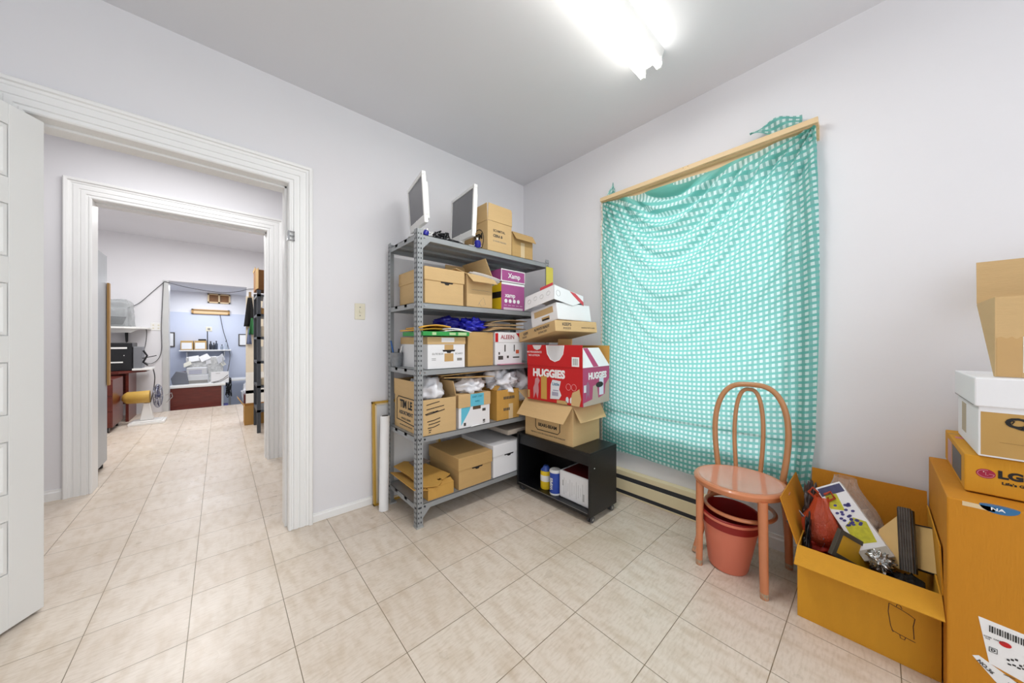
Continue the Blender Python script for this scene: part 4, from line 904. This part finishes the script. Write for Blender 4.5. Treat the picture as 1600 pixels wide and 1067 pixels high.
patch('red_dot', t, '-x', (-.001, .537, .268), ell(.011, .008, 18), redc)
text('printed_text', 'INNER  CARTON', t, '-x', (-.001, .556, .272), .005, dgrey); text('printed_text', 'C10', t, '-x', (-.001, .568, .266), .005, dgrey)
strokes('symbol_frame', t, '-x', (-.001, .558, .236), [[(-.007, -.007), (.007, -.007), (.007, .007), (-.007, .007), (-.007, -.007)]], black, .0008); text('printed_text', 'D', t, '-x', (-.001, .558, .236), .011, black, .0003)
bars('printed_marks', t, '-x', (-.001, .52, .225), [(-.012+i*.007, -.001*i+.006*((i*7) % 3), .005, .005) for i in range(14)]+[(-.01+i*.008, -.012+.003*(i % 2), .006, .004) for i in range(12)], black)
text('printed_text', 'NO.36', t, '-x', (-.0015, .572, .175), .013, dgrey, .0003, -40)
bars('printed_marks', t, '-x', (-.001, .53, .175), [(0, 0, .02, .002), (.02, -.008, .015, .002), (.01, -.02, .025, .002), (.04, -.02, .02, .002)], dgrey)
text('printed_text', 'REF', t, '-x', (-.001, .49, .648), .012, dgrey)
t = carton('cardboard_carton', 'yellow monitor carton with a round red logo, on the very large carton', (1.905, -.62, .690), (0, 0, 0), (.465, .42, .125), kraft4, closed=True)
ly = .42-.042
patch('logo_disc', t, '-x', (0, ly, .069), ell(.019, .0155, 32), mat('logo_red', '#a3123a', .4))
strokes('logo_face', t, '-x', (-.001, ly, .069), [[(.0, .006), (.0, -.004), (.005, -.004)], [(.016, 0), (.006, 0)], [(.016*math.cos(R(a)), .012*math.sin(R(a))) for a in range(0, -300, -15)]], mat('logo_pink', '#e9a9b4', .5), .0005)
patch('logo_eye', t, '-x', (-.001, ly+.004, .075), ell(.0015, .0012, 10), paper)
text('printed_text', 'LG', t, '-x', (0, ly-.046, .072), .033, black, .0018, sx=1.15); text('printed_text', "Life's Good", t, '-x', (0, ly-.062, .046), .012, black, .0004, sx=1.15)
patch('side_picture', t, '+y', (.16, .42, .06), rect(.20, .09), mat('dark_photo_print', '#4d4a4c', .5)); patch('side_picture', t, '+y', (.33, .42, .06), rect(.10, .09), mat('rose_photo_print', '#b98d90', .5))
patch('pink_label', t, '+z', (.30, .42-.06, .125), [(-.05, -.02), (.05, -.02), (.05, .015), (-.05, .015)], mat('pink_label', '#c9737c', .5))
strokes('crease', t, '+z', (.37, .36, .125), [[(-.06, 0), (.06, 0)]], midgrey, .0008)
t = filebox('file_box', 'white lidded file box wrapped with brown paper, above the yellow monitor carton', (1.885, -.60, .820), (0, 0, 0), (.40, .375, .26), whitecard, face='-x', lidh=.095, over=.008)
for c in list(t.children):
    if c.name.startswith('handle_hole_patch'): bpy.data.objects.remove(c)
patch('brown_wrap', t, '-x', (0, .185, .077), rect(.37, .142), mat('brown_wrap', '#bb9350', .55, .05, 10, .3, 12)); strokes('wrap_fold', t, '-x', (-.0008, .185, .05), [[(-.15, .003), (0, 0), (.18, -.004)]], mat('fold_brown', '#a07c42', .6), .0006)
text('handwritten_letter', 'Q', t, '-x', (-.001, .302, .118), .044, black, .0016, sx=1.3); strokes('handwritten_stroke', t, '-x', (-.001, .318, .121), [[(-.006, 0), (0, .007), (.01, .004), (.006, -.004), (-.004, -.003), (.004, .003)]], black, .0018)
patch('side_handle', t, '+y', (.26, .375, .09), rect(.085, .11), mat('handle_beige', '#b9ab93', .7))
bars('lid_gap', t, '+y', (.2, .383, .167), [(0, 0, .38, .002)], midgrey)
t = thing('cardboard_carton', 'open tan carton at the right edge of the photo, top of the stack', 'cardboard box', (1.945, -.60, 1.082))
D3 = (.30, .335, .268)
PX = Matrix(((1,0,0,0),(0,0,-1,.335),(0,1,0,0),(0,0,0,1)))
G().poly([(.005, 0), (.02, 0), (.30, .262), (.295, .268), (.005, .268)], .005, PX).poly([(.005, 0), (.02, 0), (.30, .262), (.295, .268), (.005, .268)], .005, PX @ Matrix.Translation((0, 0, .33))).box((0, 0, 0), (.005, .335, .268)).build('carton_body', kraft, t)
flap(t, '+x', D3, 93, .165, kraft, label='tan back flap standing up')
patch('paper_label', t, '-x', (0, .335-.052-.06, .075), rect(.12, .118), paper); patch('tape_strip', t, '-x', (0, .335-.028, .068), [(-.025, -.066), (.022, -.066), (.022, .066), (.012, .058), (.004, .066), (-.006, .060), (-.016, .066), (-.025, .062)], tape)

# ------------------------------------------------------------ back room, left side
t = thing('metal_cabinet', 'tall grey metal cabinet seen edge on just inside the second doorway', 'cabinet', (-1.27, 4.52, 0))
greyc = mat('grey_cabinet', '#aeb2b6', .4, .03)
G().box((0, 0, .06), (.46, .42, 2.02)).build('cabinet_body', greyc, t, bevel=.004)
G().box((.01, .42, .08), (.45, .436, 2.0)).build('door', greyc, t, bevel=.002)
for x in (.04, .42):
    for y in (.04, .38): G().cyl((x, y, 0), (x, y, .06), .022, 12).build('foot', plasticb, t)
tag(B((-.806, 4.90, .78), (-.790, 4.95, 1.76)).build('wooden_board', mat('tan_board', '#b48a50', .5), bevel=.002), 'tan wooden board hanging on the side of the tall grey cabinet', 'board')
t = thing('pedestal_cabinet', 'mahogany pedestal cabinet on dark castors under the back room desk', 'cabinet', (-1.46, 6.68, 0))
G().box((0, 0, .07), (.41, .62, .70)).build('cabinet_body', mahog, t, bevel=.006)
for i in range(3): G().box((.008, -.012, .09+i*.2), (.402, 0, .275+i*.2)).build('drawer', mahog, t, bevel=.003)
for x in (.05, .36):
    for y in (.06, .56): G().cyl((x-.012, y, .035), (x+.012, y, .035), .035, 14).build('castor', plasticb, t)
t = thing('desk', 'mahogany desk against the far wall of the back room carrying the black printer', 'desk', (-2.15, 7.35, 0))
G().poly([(0, 0), (1.05, 0), (1.29, .30), (1.29, .72), (0, .72)], .035, Matrix.Translation((0, 0, .725))).build('desktop', mahog, t, bevel=.003)
G().box((1.10, .12, 0), (1.13, .72, .725)).build('side_panel', mahog, t); G().box((.1, .68, .2), (1.1, .70, .725)).build('back_panel', mahog, t); G().box((.02, .05, 0), (.05, .7, .725)).build('side_panel', mahog, t)
t = thing('printer', 'black office printer with white trim on the mahogany desk', 'printer', (-1.47, 7.50, .76))
G().box((0, 0, 0), (.48, .42, .42)).build('printer_body', plasticb, t, bevel=.01)
G().box((.09, -.004, .33), (.43, 0, .355)).build('silver_strip', plasticw, t); G().box((.13, -.004, .12), (.39, 0, .14)).build('silver_strip', plasticw, t)
G().cyl((.40, -.004, .23), (.40, 0, .23), .006, 8).build('indicator', plasticw, t)
t = thing('telephone_unit', 'grey and black machine with white base beside the black printer', 'office machine', (-.985, 7.52, .76))
G().box((0, 0, .02), (.09, .28, .36)).build('machine_body', mat('grey_machine', '#77797e', .4), t, bevel=.008); G().box((-.005, -.04, 0), (.20, .3, .03)).build('base', plasticw, t, bevel=.004)
G().tube([(.10, .05, .30), (.14, .04, .22), (.10, .04, .12), (.15, .04, .07)], .012, 8).build('handset_cord', plasticb, t)
G().cyl((.09, .05, .18), (.24, .05, .22), .006, 8).build('antenna', plasticb, t)
t = thing('wall_shelf', 'white wall shelf with rounded end holding the plastic covered machine', 'shelf', (-2.1, 7.72, 1.40))
G().poly([(0, 0), (1.0, 0), (1.13, .06), (1.22, .2), (1.24, .43), (0, .43)], .03).build('shelf_board', plasticw, t, bevel=.006)
G().poly([(0, 0), (1.05, -.0), (1.05, .0), (.95, -.06), (.1, -.06)], .02, Matrix(((1,0,0,.1),(0,0,1,.1),(0,1,0,0),(0,0,0,1)))).build('shelf_edge', plasticw, t)
G().poly([(0, 0), (.04, 0), (.035, -.2), (.02, -.22), (.01, -.2)], .03, Matrix(((1,0,0,.95),(0,0,1,.38),(0,1,0,0),(0,0,0,1)))).build('bracket', plasticb, t)
t = thing('covered_machine', 'machine wrapped in clear plastic sheet on the white wall shelf', 'machine', (-1.62, 7.74, 1.43))
G().box((.03, .03, 0), (.55, .36, .30)).build('machine_body', mat('dim_grey_machine', '#a9abae', .5, .3, 10), t, bevel=.03)
G().poly([(.1, 0), (.50, 0), (.54, .12), (.06, .14)], .002, Matrix(((1,0,0,0),(0,0,-1,.02),(0,1,0,.03),(0,0,0,1)))).build('dark_panel', mat('dark_panel', '#5b5e62', .3, .4, 30), t)
def cover(u, v):
    th = u*2*math.pi; c, s = math.cos(th), math.sin(th); k = 1/max(abs(c), abs(s)); k = 1+(k-1)*.8
    top = smooth(.55, 1, v); r = (1.0-.18*v)*(1-top*.96); z = .42*min(1, v/.62)**.8+.004*0
    n_ = .03*noise.noise(Vector((c*3, s*3, v*5)))
    return (.29+(.31+n_)*k*c*r, .20+(.20+n_)*k*s*r, z+n_*.3)
G().grid(cover, 48, 24).build('plastic_cover', clearg, t, sharp=180)
t = thing('wall_outlet', 'white double outlet plate on the far back room wall beside the shelf', 'outlet', (-.81, 8.15, 1.45))
G().box((-.062, -.008, -.065), (.062, 0, .065)).build('cover_plate', plasticw, t, bevel=.003)
for x in (-.03, .03):
    for z in (-.025, .025): G().cyl((x, -.010, z), (x, -.007, z), .012, 12).build('socket', ivory, t)
# fan
t = thing('electric_fan', 'old desk fan with yellow motor and white base on the back room floor', 'fan', (-.80, 7.10, 0))
G().box((-.17, -.10, 0), (.19, .22, .035)).box((-.14, -.07, .035), (.16, .19, .05)).build('base', plasticw, t, bevel=.006)
G().poly([(-.07, .05), (.07, .05), (.035, .30), (-.035, .30)], .07, Matrix(((1,0,0,0),(0,0,1,.02),(0,1,0,0),(0,0,0,1)))).build('stand', plasticw, t, bevel=.01)
Mx = Matrix(((0,0,1,0),(0,1,0,.05),(-1,0,0,.39),(0,0,0,1)))
G().lathe([(0, -.24), (.035, -.24), (.06, -.22), (.085, -.19), (.09, .03), (0, .03)], (0, 0, 0), 28, M=Mx).build('motor', mat('fan_yellow', '#cfa852', .4), t)
g = G(); Rf = .175; ctr = Vector((.11, .05, .39))
for k in range(28):
    a = 2*math.pi*k/28; g.tube([ctr+Vector((.055*math.cos(s)*0+(.05*math.sin(s)), Rf*math.cos(s)*math.cos(a), Rf*math.cos(s)*math.sin(a))) for s in [(-85+i*17)*math.pi/180 for i in range(11)]], .0022, 5)
for rr, xx in ((Rf, 0), (Rf*.75, .035), (Rf*.75, -.035)): g.tube([ctr+Vector((xx, rr*math.cos(b_*math.pi/16), rr*math.sin(b_*math.pi/16))) for b_ in range(32)], .003, 5, closed=True)
g.build('cage', mat('cage_metal', '#8f92a0', .3, metal=.6), t)
for k in range(4):
    a = k*math.pi/2+.3; u = Vector((0, math.cos(a), math.sin(a))); v = Vector((0, -math.sin(a), math.cos(a)))
    G().add([ctr+u*.02-v*.01, ctr+u*.15-v*.06+Vector((.015, 0, 0)), ctr+u*.155+v*.05+Vector((-.015, 0, 0)), ctr+u*.02+v*.015], [(0, 1, 2, 3)]).build('blade', mat('fan_blade', '#3f4063', .35), t, solid=.003)
G().cyl((.08, .05, .39), (.14, .05, .39), .03, 16).build('hub', mat('fan_blade', '#3f4063', .35), t)
G().tube([(.19, .05, .39), (.25, .05, .42), (.26, .05, .36), (.20, .05, .28)], .006, 6).build('wire_handle', metal, t)
cable('power_cord', 'black cord hanging from the machine beside the printer down to the floor', [(-.80, 7.75, .76), (-.78, 7.72, .62), (-.80, 7.75, .40), (-.85, 7.9, .18), (-.86, 7.95, .02)], .006, plasticb)
cable('power_cord', 'black cable looping from the white wall shelf up to the opening corner', [(-.95, 7.9, 1.43), (-.90, 8.0, 1.38), (-.93, 8.1, 1.1), (-.98, 8.1, .92), (-.86, 8.12, .83), (-.75, 8.12, 1.0), (-.745, 8.12, 1.5), (-.72, 8.12, 2.22)], .005, mat('grey_cable', '#4a4a4c', .5))
cable('power_cord', 'black cable running from behind the plastic covered machine up to the opening corner', [(-1.15, 8.1, 1.72), (-1.0, 8.12, 1.83), (-.85, 8.12, 2.03), (-.71, 8.12, 2.22)], .005, mat('grey_cable', '#4a4a4c', .5))
cable('power_cord', 'black cable sagging across the top of the far wall opening', [(-.71, 8.12, 2.225), (-.4, 8.12, 2.15), (0, 8.12, 2.11), (.25, 8.12, 2.15), (.40, 8.12, 2.21), (.56, 8.12, 2.24)], .005, mat('grey_cable', '#4a4a4c', .5))

# ------------------------------------------------------------ back room, right side
t = thing('steel_rack', 'dark steel storage rack at the right of the back room', 'shelving', (.36, 5.40, 0))
dsteel = mat('dark_steel', '#4d5055', .45, .1, 10, metal=.3)
for x, y in ((0, 0), (.50, 0), (0, .55), (.50, .55)):
    G().box((x, y, 0), (x+.04, y+.04, 1.88)).build('post', dsteel, t)
for z in (.30, .62, .94, 1.26, 1.56, 1.82): G().box((0, 0, z-.03), (.54, .59, z)).build('shelf', dsteel, t)
rnd = random.Random(11); cols = ['#b78a4e', '#c9b79a', '#8f6a4a', '#d8c9b0', '#3c3a3c', '#a64b35', '#e0ddd6', '#c28b45']
names = ('small brown carton', 'cream wrapped parcel', 'brown leather pouch', 'beige card box', 'black plastic box', 'red brown tin', 'white card box', 'amber carton')
places = ('second shelf from the top', 'third shelf from the top', 'fourth shelf from the top', 'fifth shelf from the top')
shelfz = (1.56, 1.26, .94, .62)
for si, z in enumerate(shelfz):
    for k in range(3):
        ci = (si*3+k) % 8; h_ = .09+.05*((si+k*2) % 3); w_ = .10+.02*((si+k) % 2)
        tag(G().box((0, 0, 0), (w_, .16+.04*k, h_)).build('small_box' if ci not in (2, 5) else ('pouch' if ci == 2 else 'tin'), mat('rack_item_%d' % ci, cols[ci], .6, .1, 15), loc=(.405+k*.145, 5.42+.02*k, z+.001), bevel=.006), names[ci]+' on the dark rack, '+places[si]+(', at its left end', ', in the middle', ', toward the right')[k], 'box' if ci not in (2, 5) else names[ci].split()[-1])
t = carton('cardboard_carton', 'brown open carton tipped on its side on top of the dark steel rack', (.35, 5.42, 1.882), (0, 0, 0), (.42, .40, .265), mat('dim_cardboard', '#94683c', .8, .1), None)
flap(t, '-x', (.42, .40, .265), 100, .03, kraft2)
G().box((-.004, -.14, .0), (.0, .0, .262)).build('flap', kraft2, t, rot=(0, 0, R(8)))
blob('fabric_roll', 'peach coloured cloth roll stuffed on the upper rack level', 'cloth', (.50, 5.40, 1.83), (.10, .10, .20), mat('peach_cloth', '#c98f6c', .8), 31, .15)
tag(G().poly([(0, 0), (.14, -.02), (.12, .13), (.02, .16)], .004).build('paper_sheet', paper, loc=(.41, 5.39, 1.64), rot=(R(80), 0, 0)), 'white paper hanging over the second highest rack shelf', 'paper')
tag(G().box((.425, 4.52, .0), (.62, 4.80, .47)).build('storage_bin', mat('white_bin', '#dfe0e2', .5), bevel=.01), 'white storage bin on the floor just behind the second door casing', 'bin')
tag(G().poly([(0, 0), (.17, .02), (.2, .16), (.02, .18)], .005).build('cyan_folder', mat('cyan_folder', '#48b4d6', .5), loc=(.40, 4.66, .78), rot=(R(20), R(48), 0)), 'cyan folder sticking out beside the second door casing', 'folder')
tag(B((.425, 4.56, .475), (.60, 4.79, .76)).build('white_file_box', whitecard, bevel=.003), 'white file box stacked on the white storage bin behind the casing', 'box')
tag(G().poly([(0, 0), (.16, .06), (.17, .2), (.05, .18)], .003).build('paper_sheet', paper, loc=(.375, 4.62, .47), rot=(0, R(40), 0)), 'white paper drooping below the cyan folder', 'paper')
t = carton('cardboard_carton', 'open brown carton on the floor in front of the dark rack', (.26, 6.02, 0), (0, 0, 0), (.30, .30, .27), mat('mid_cardboard', '#bf9150', .8), [('-x', 120, .14)])
t = thing('tall_board', 'tall pale wooden board standing at the right of the far wall opening', 'board', (.36, 7.88, 0))
G().box((0, 0, .62), (.26, .03, 2.05)).build('board_panel', mat('pale_board', '#d8cbb4', .6), t); G().box((0, .0, .44), (.30, .05, .62)).build('board_foot', mat('pale_board2', '#e3e0d8', .6), t); G().box((0, 0, .22), (.28, .05, .28)).build('red_strip', mahog, t)
G().box((0, .0, .0), (.28, .045, .44)).build('lower_panel', mat('pale_board2', '#e3e0d8', .6), t)
def hang(label, x, y, z0, z1, wd, m, seed):
    g = G().grid(lambda u, v: (x+wd*(u-.5)*(.35+.65*v), y-.03*math.sin(u*9+seed)*v, z1-(z1-z0)*v), 14, 8)
    tag(g.build('hanging_cloth', m, solid=.01), label, 'cloth', 'cloths hanging by the rack')
hang('black cloth hanging beside the dark rack', .415, 7.84, 1.48, 2.02, .16, mat('black_cloth', '#0f0d0d', .9), 0)
hang('green cloth hanging below the black cloth by the rack', .45, 7.82, 1.33, 1.64, .11, mat('green_cloth', '#2e6a3c', .8), 2)
hang('blue grey cloth hanging low beside the rack', .405, 7.83, 1.15, 1.45, .08, mat('bluegrey_cloth', '#66708c', .8), 4)
tag(G().cyl((.42, 7.86, 2.0), (.42, 7.86, 2.13), .02, 10).build('hook_bundle', mat('brown_hook', '#8a6f4a', .6)), 'brown bundle on the hook above the hanging cloths', 'hook')

# ------------------------------------------------------------ sunken room
t = thing('desk', 'white topped desk with a mahogany front panel in the sunken room', 'desk', (-.68, 8.46, -.45))
G().box((-.0, 0, .80), (.76, .75, .84)).build('desktop', plasticw, t, bevel=.004, rot=None)
G().box((.01, .02, .28), (.70, .045, .80)).build('front_panel', mahog, t); G().box((.70, .02, 0), (.73, .70, .80)).build('leg_panel', greyc, t); G().box((.01, .05, 0), (.04, .7, .80)).build('leg_panel', greyc, t)
dz = .391
t = thing('wall_shelf', 'pale shelf board on the blue wall of the sunken room carrying two cartons', 'shelf', (-.62, 9.42, 1.0))
G().box((0, 0, 0), (.80, .245, .025)).build('shelf_board', plasticw, t); 
for x in (.1, .68): G().box((x, .05, -.12), (x+.02, .245, 0)).build('bracket', greyc, t)
for i, x in enumerate((-.60, -.40)):
    t = carton('cardboard_carton', ('brown carton with white label at the left of the sunken room shelf', 'brown carton with white label beside the bottles on the sunken room shelf')[i], (x, 9.43, 1.0255), (0, 0, 0), (.185, .22, .19), kraft2, closed=True)
    patch('paper_label', t, '-y', (.09, 0, .085), rect(.15, .13), paper)
tag(B((-.34, 9.46, 1.2165), (-.22, 9.60, 1.25)).build('router', plasticb, bevel=.004), 'black router on the second carton of the sunken room shelf', 'router')
tag(G().cyl((-.20, 9.5, 1.026), (-.20, 9.5, 1.42), .008, 8).build('antenna', plasticb), 'thin black rod standing behind the cartons on the shelf', 'rod')
for i, (x, h_, c_) in enumerate(((-.15, .16, '#2b2f3a'), (-.10, .13, '#30343d'), (-.06, .17, '#3a4150'), (.03, .09, '#8d97a5'), (.10, .17, '#aeb7c4'))):
    t = thing('bottle', ('black bottle beside the second carton on the sunken room shelf', 'short dark bottle between two taller ones on the sunken room shelf', 'tall dark blue bottle on the sunken room shelf', 'small grey jar on the sunken room shelf', 'clear bottle at the right end of the sunken room shelf')[i], 'bottle', (x, 9.52, 1.0255), (0, 0, 0), 'bottles on the sunken room shelf')
    G().lathe([(0, 0), (.022, 0), (.024, .01), (.024, h_*.7), (.010, h_*.85), (.010, h_)], (0, 0, 0), 14).build('bottle_body', mat('bottle_%d' % i, c_, .3), t); G().cyl((0, 0, h_), (0, 0, h_+.018), .012, 10).build('cap', dgrey, t)
t = thing('printer', 'pale office printer half buried in papers on the sunken room desk', 'printer', (-.50, 8.75, dz))
G().box((0, 0, 0), (.33, .30, .16)).box((.02, .04, .16), (.31, .28, .30)).build('printer_body', mat('pale_machine', '#cfd0d2', .5), t, bevel=.01)
bars('panel_print', t, '-y', (.165, .04, .22), [(-.02, i*.02-.03, .18, .008) for i in range(4)], mat('lavender_print', '#8b8fb5', .5)); G().box((.01, -.005, .01), (.32, .0, .06)).build('paper_tray', midgrey, t)
t = thing('appliance_box', 'white box with black curved stripes propped on the sunken room desk', 'box', (-.13, 8.56, dz), (-8, 0, 0))
G().box((0, 0, 0), (.26, .05, .22)).build('box_body', whitecard, t, bevel=.003)
strokes('curve_print', t, '-y', (.13, 0, .11), [[(-.12, -.09), (-.02, -.07), (.05, -.03), (.12, .04)], [(-.1, -.10), (0, -.085), (.06, -.05), (.12, .0)]], dgrey, .005); text('printed_text', 'Carton', t, '-y', (.1, 0, .19), .022, dgrey)
rnd = random.Random(5)
pos = ('beside the pale printer', 'against the blue wall', 'on top of the pale printer', 'in the middle of the desk', 'behind the striped box')
for i in range(10):
    x = -.52+.062*i; z = dz+.30+.10*((i*5) % 3)/2
    s_ = .13+.03*(i % 3)
    tag(G().poly([(0, 0), (s_, .01), (s_*.95, s_*.75), (.01, s_*.7)], .006).build('paper_sheet', paper if i % 3 else mat('cream_paper', '#e3dfcf', .6), loc=(x, 8.95+.04*(i % 4), z), rot=(R(60+13*(i % 3)), R(-25+18*(i % 4)), R(-20+9*i))), ('%s paper sheet in the heap on the sunken room desk, %s' % ('white' if i % 3 else 'cream', ('leftmost of the ten', 'second from the left', 'third from the left', 'fourth from the left', 'fifth from the left', 'fifth from the right', 'fourth from the right', 'third from the right', 'second from the right', 'rightmost of the ten')[i])), 'paper', 'papers heaped on the sunken room desk')
t = tag(B((-.50, 9.02, dz), (.05, 9.18, dz+.50)).build('paper_stack', mat('stacked_paper', '#d6d6d4', .7, .35, 30, .5, 20), bevel=.01), 'tall stack of papers behind the printer on the sunken room desk', 'paper stack')
t = tag(G().poly([(-.1, 0), (.12, 0), (.09, .22), (-.05, .25), (-.12, .12)], .12, Matrix(((1,0,0,0),(0,0,1,0),(0,1,0,0),(0,0,0,1))))
        .build('grey_machine', mat('grey_machine2', '#6c6f78', .5), loc=(-.56, 8.70, dz), bevel=.01), 'dark grey machine at the left end of the sunken room desk', 'machine')
tag(B((-.62, 9.0, dz), (-.50, 9.15, dz+.22)).build('red_box', mahog, bevel=.004), 'dark red box behind the grey machine on the desk', 'box')
def wframe(label, x0, x1, z0, z1):
    t = thing('picture_frame', label, 'picture frame', (x0, 9.645, z0)); g = G(); w_, h_ = x1-x0, z1-z0; b = .02
    for a, c in (((0, 0), (b, h_)), ((w_-b, 0), (w_, h_)), ((b, 0), (w_-b, b)), ((b, h_-b), (w_-b, h_))): g.box((a[0], 0, a[1]), (c[0], .018, c[1]))
    g.build('frame_border', dgrey, t); G().box((b, .005, b), (w_-b, .018, h_-b)).build('picture', paper, t)
wframe('dark framed paper at the left of the blue wall', -.86, -.695, 1.09, 1.39); wframe('dark framed paper at the right of the blue wall', .31, .56, 1.10, 1.37)
t = thing('wall_outlet', 'small beige switch plate high on the blue wall', 'outlet', (-.18, 9.665, 1.47)); G().box((-.05, -.008, -.05), (.05, 0, .05)).build('cover_plate', ivory, t, bevel=.003); G().box((-.02, -.014, -.02), (.02, -.008, .02)).build('rocker', midgrey, t)
t = thing('hopper_window', 'small wooden two pane window high on the sunken room wall', 'window', (-.20, 9.68, 2.04)); g = G()
for a, b_ in (((0, 0), (.025, .2)), ((.345, 0), (.37, .2)), ((.17, 0), (.20, .2)), ((0, 0), (.37, .025)), ((0, .175), (.37, .2))): g.box((a[0], -.04, a[1]), (b_[0], 0, b_[1]))
g.build('frame', wood, t); 
for x in (.025, .2): G().box((x, -.012, .025), (x+.145, -.008, .175)).build('pane', mat('amber_board', '#8a5a2a', .5, .3, 12), t)
t = thing('wooden_niche', 'pale wooden edged opening low on the upper wall of the sunken room', 'shelf frame', (-.45, 9.68, 1.79)); g = G()
for a, b_ in (((0, 0), (.03, .10)), ((.58, 0), (.61, .10)), ((0, .08), (.61, .10)), ((0, 0), (.61, .012))): g.box((a[0], -.05, a[1]), (b_[0], 0, b_[1]))
g.build('frame', mat('tan_board', '#b48a50', .5), t); G().box((.03, -.02, .012), (.58, -.012, .08)).build('panel', wood, t)
cable('power_cord', 'grey cable hanging down the blue wall to the end of the desk', [(.0, 9.62, 1.79), (.05, 9.58, 1.45), (.13, 9.5, 1.1), (.16, 9.4, .9), (.14, 9.1, .7), (.10, 9.0, .45), (.13, 9.0, .1)], .006, mat('grey_cable', '#4a4a4c', .5))
tangle('cable_bundle', 'dark tangle of cables hanging at the right end of the sunken room desk', (.13, 8.9, .05), (.05, .05, .45), .006, plasticb, 40, 9)
tangle('cable_bundle', 'heap of black cables on the sunken floor beside the desk', (.22, 9.0, -.44), (.12, .1, .30), .012, plasticb, 40, 10)
t = thing('work_table', 'narrow white table at the right of the sunken room', 'table', (.12, 9.05, -.45)); G().box((0, 0, .82), (.62, .45, .85)).build('tabletop', plasticw, t)
for x, y in ((.02, .02), (.57, .02), (.02, .4), (.57, .4)): G().box((x, y, 0), (x+.03, y+.03, .82)).build('leg', greyc, t)
blob('plastic_bag', 'white plastic bag under the narrow white table', 'plastic bag', (.42, 8.85, -.10), (.16, .14, .42), bagw, 41, .3)
tag(B((.36, 8.55, -.45), (.50, 8.75, .12)).build('red_box', mahog, bevel=.004), 'dark red box standing low behind the open brown carton', 'box')
for i, x in enumerate((-.08, .02)): tag(G().box((0, 0, 0), (.10, .16, .10)).build('shoe_box', mat(('light_blue_box', 'purple_blue_box')[i], ('#b9c6ea', '#4a4a8c')[i], .5), loc=(x, 8.54+.0*i, -.13), bevel=.01), ('pale blue box under the right end of the desk', 'violet blue box under the right end of the desk')[i], 'box')
tag(B((-.12, 8.50, -.16), (.12, 8.74, -.132)).build('low_shelf', greyc), 'low grey shelf under the right end of the sunken desk', 'shelf')
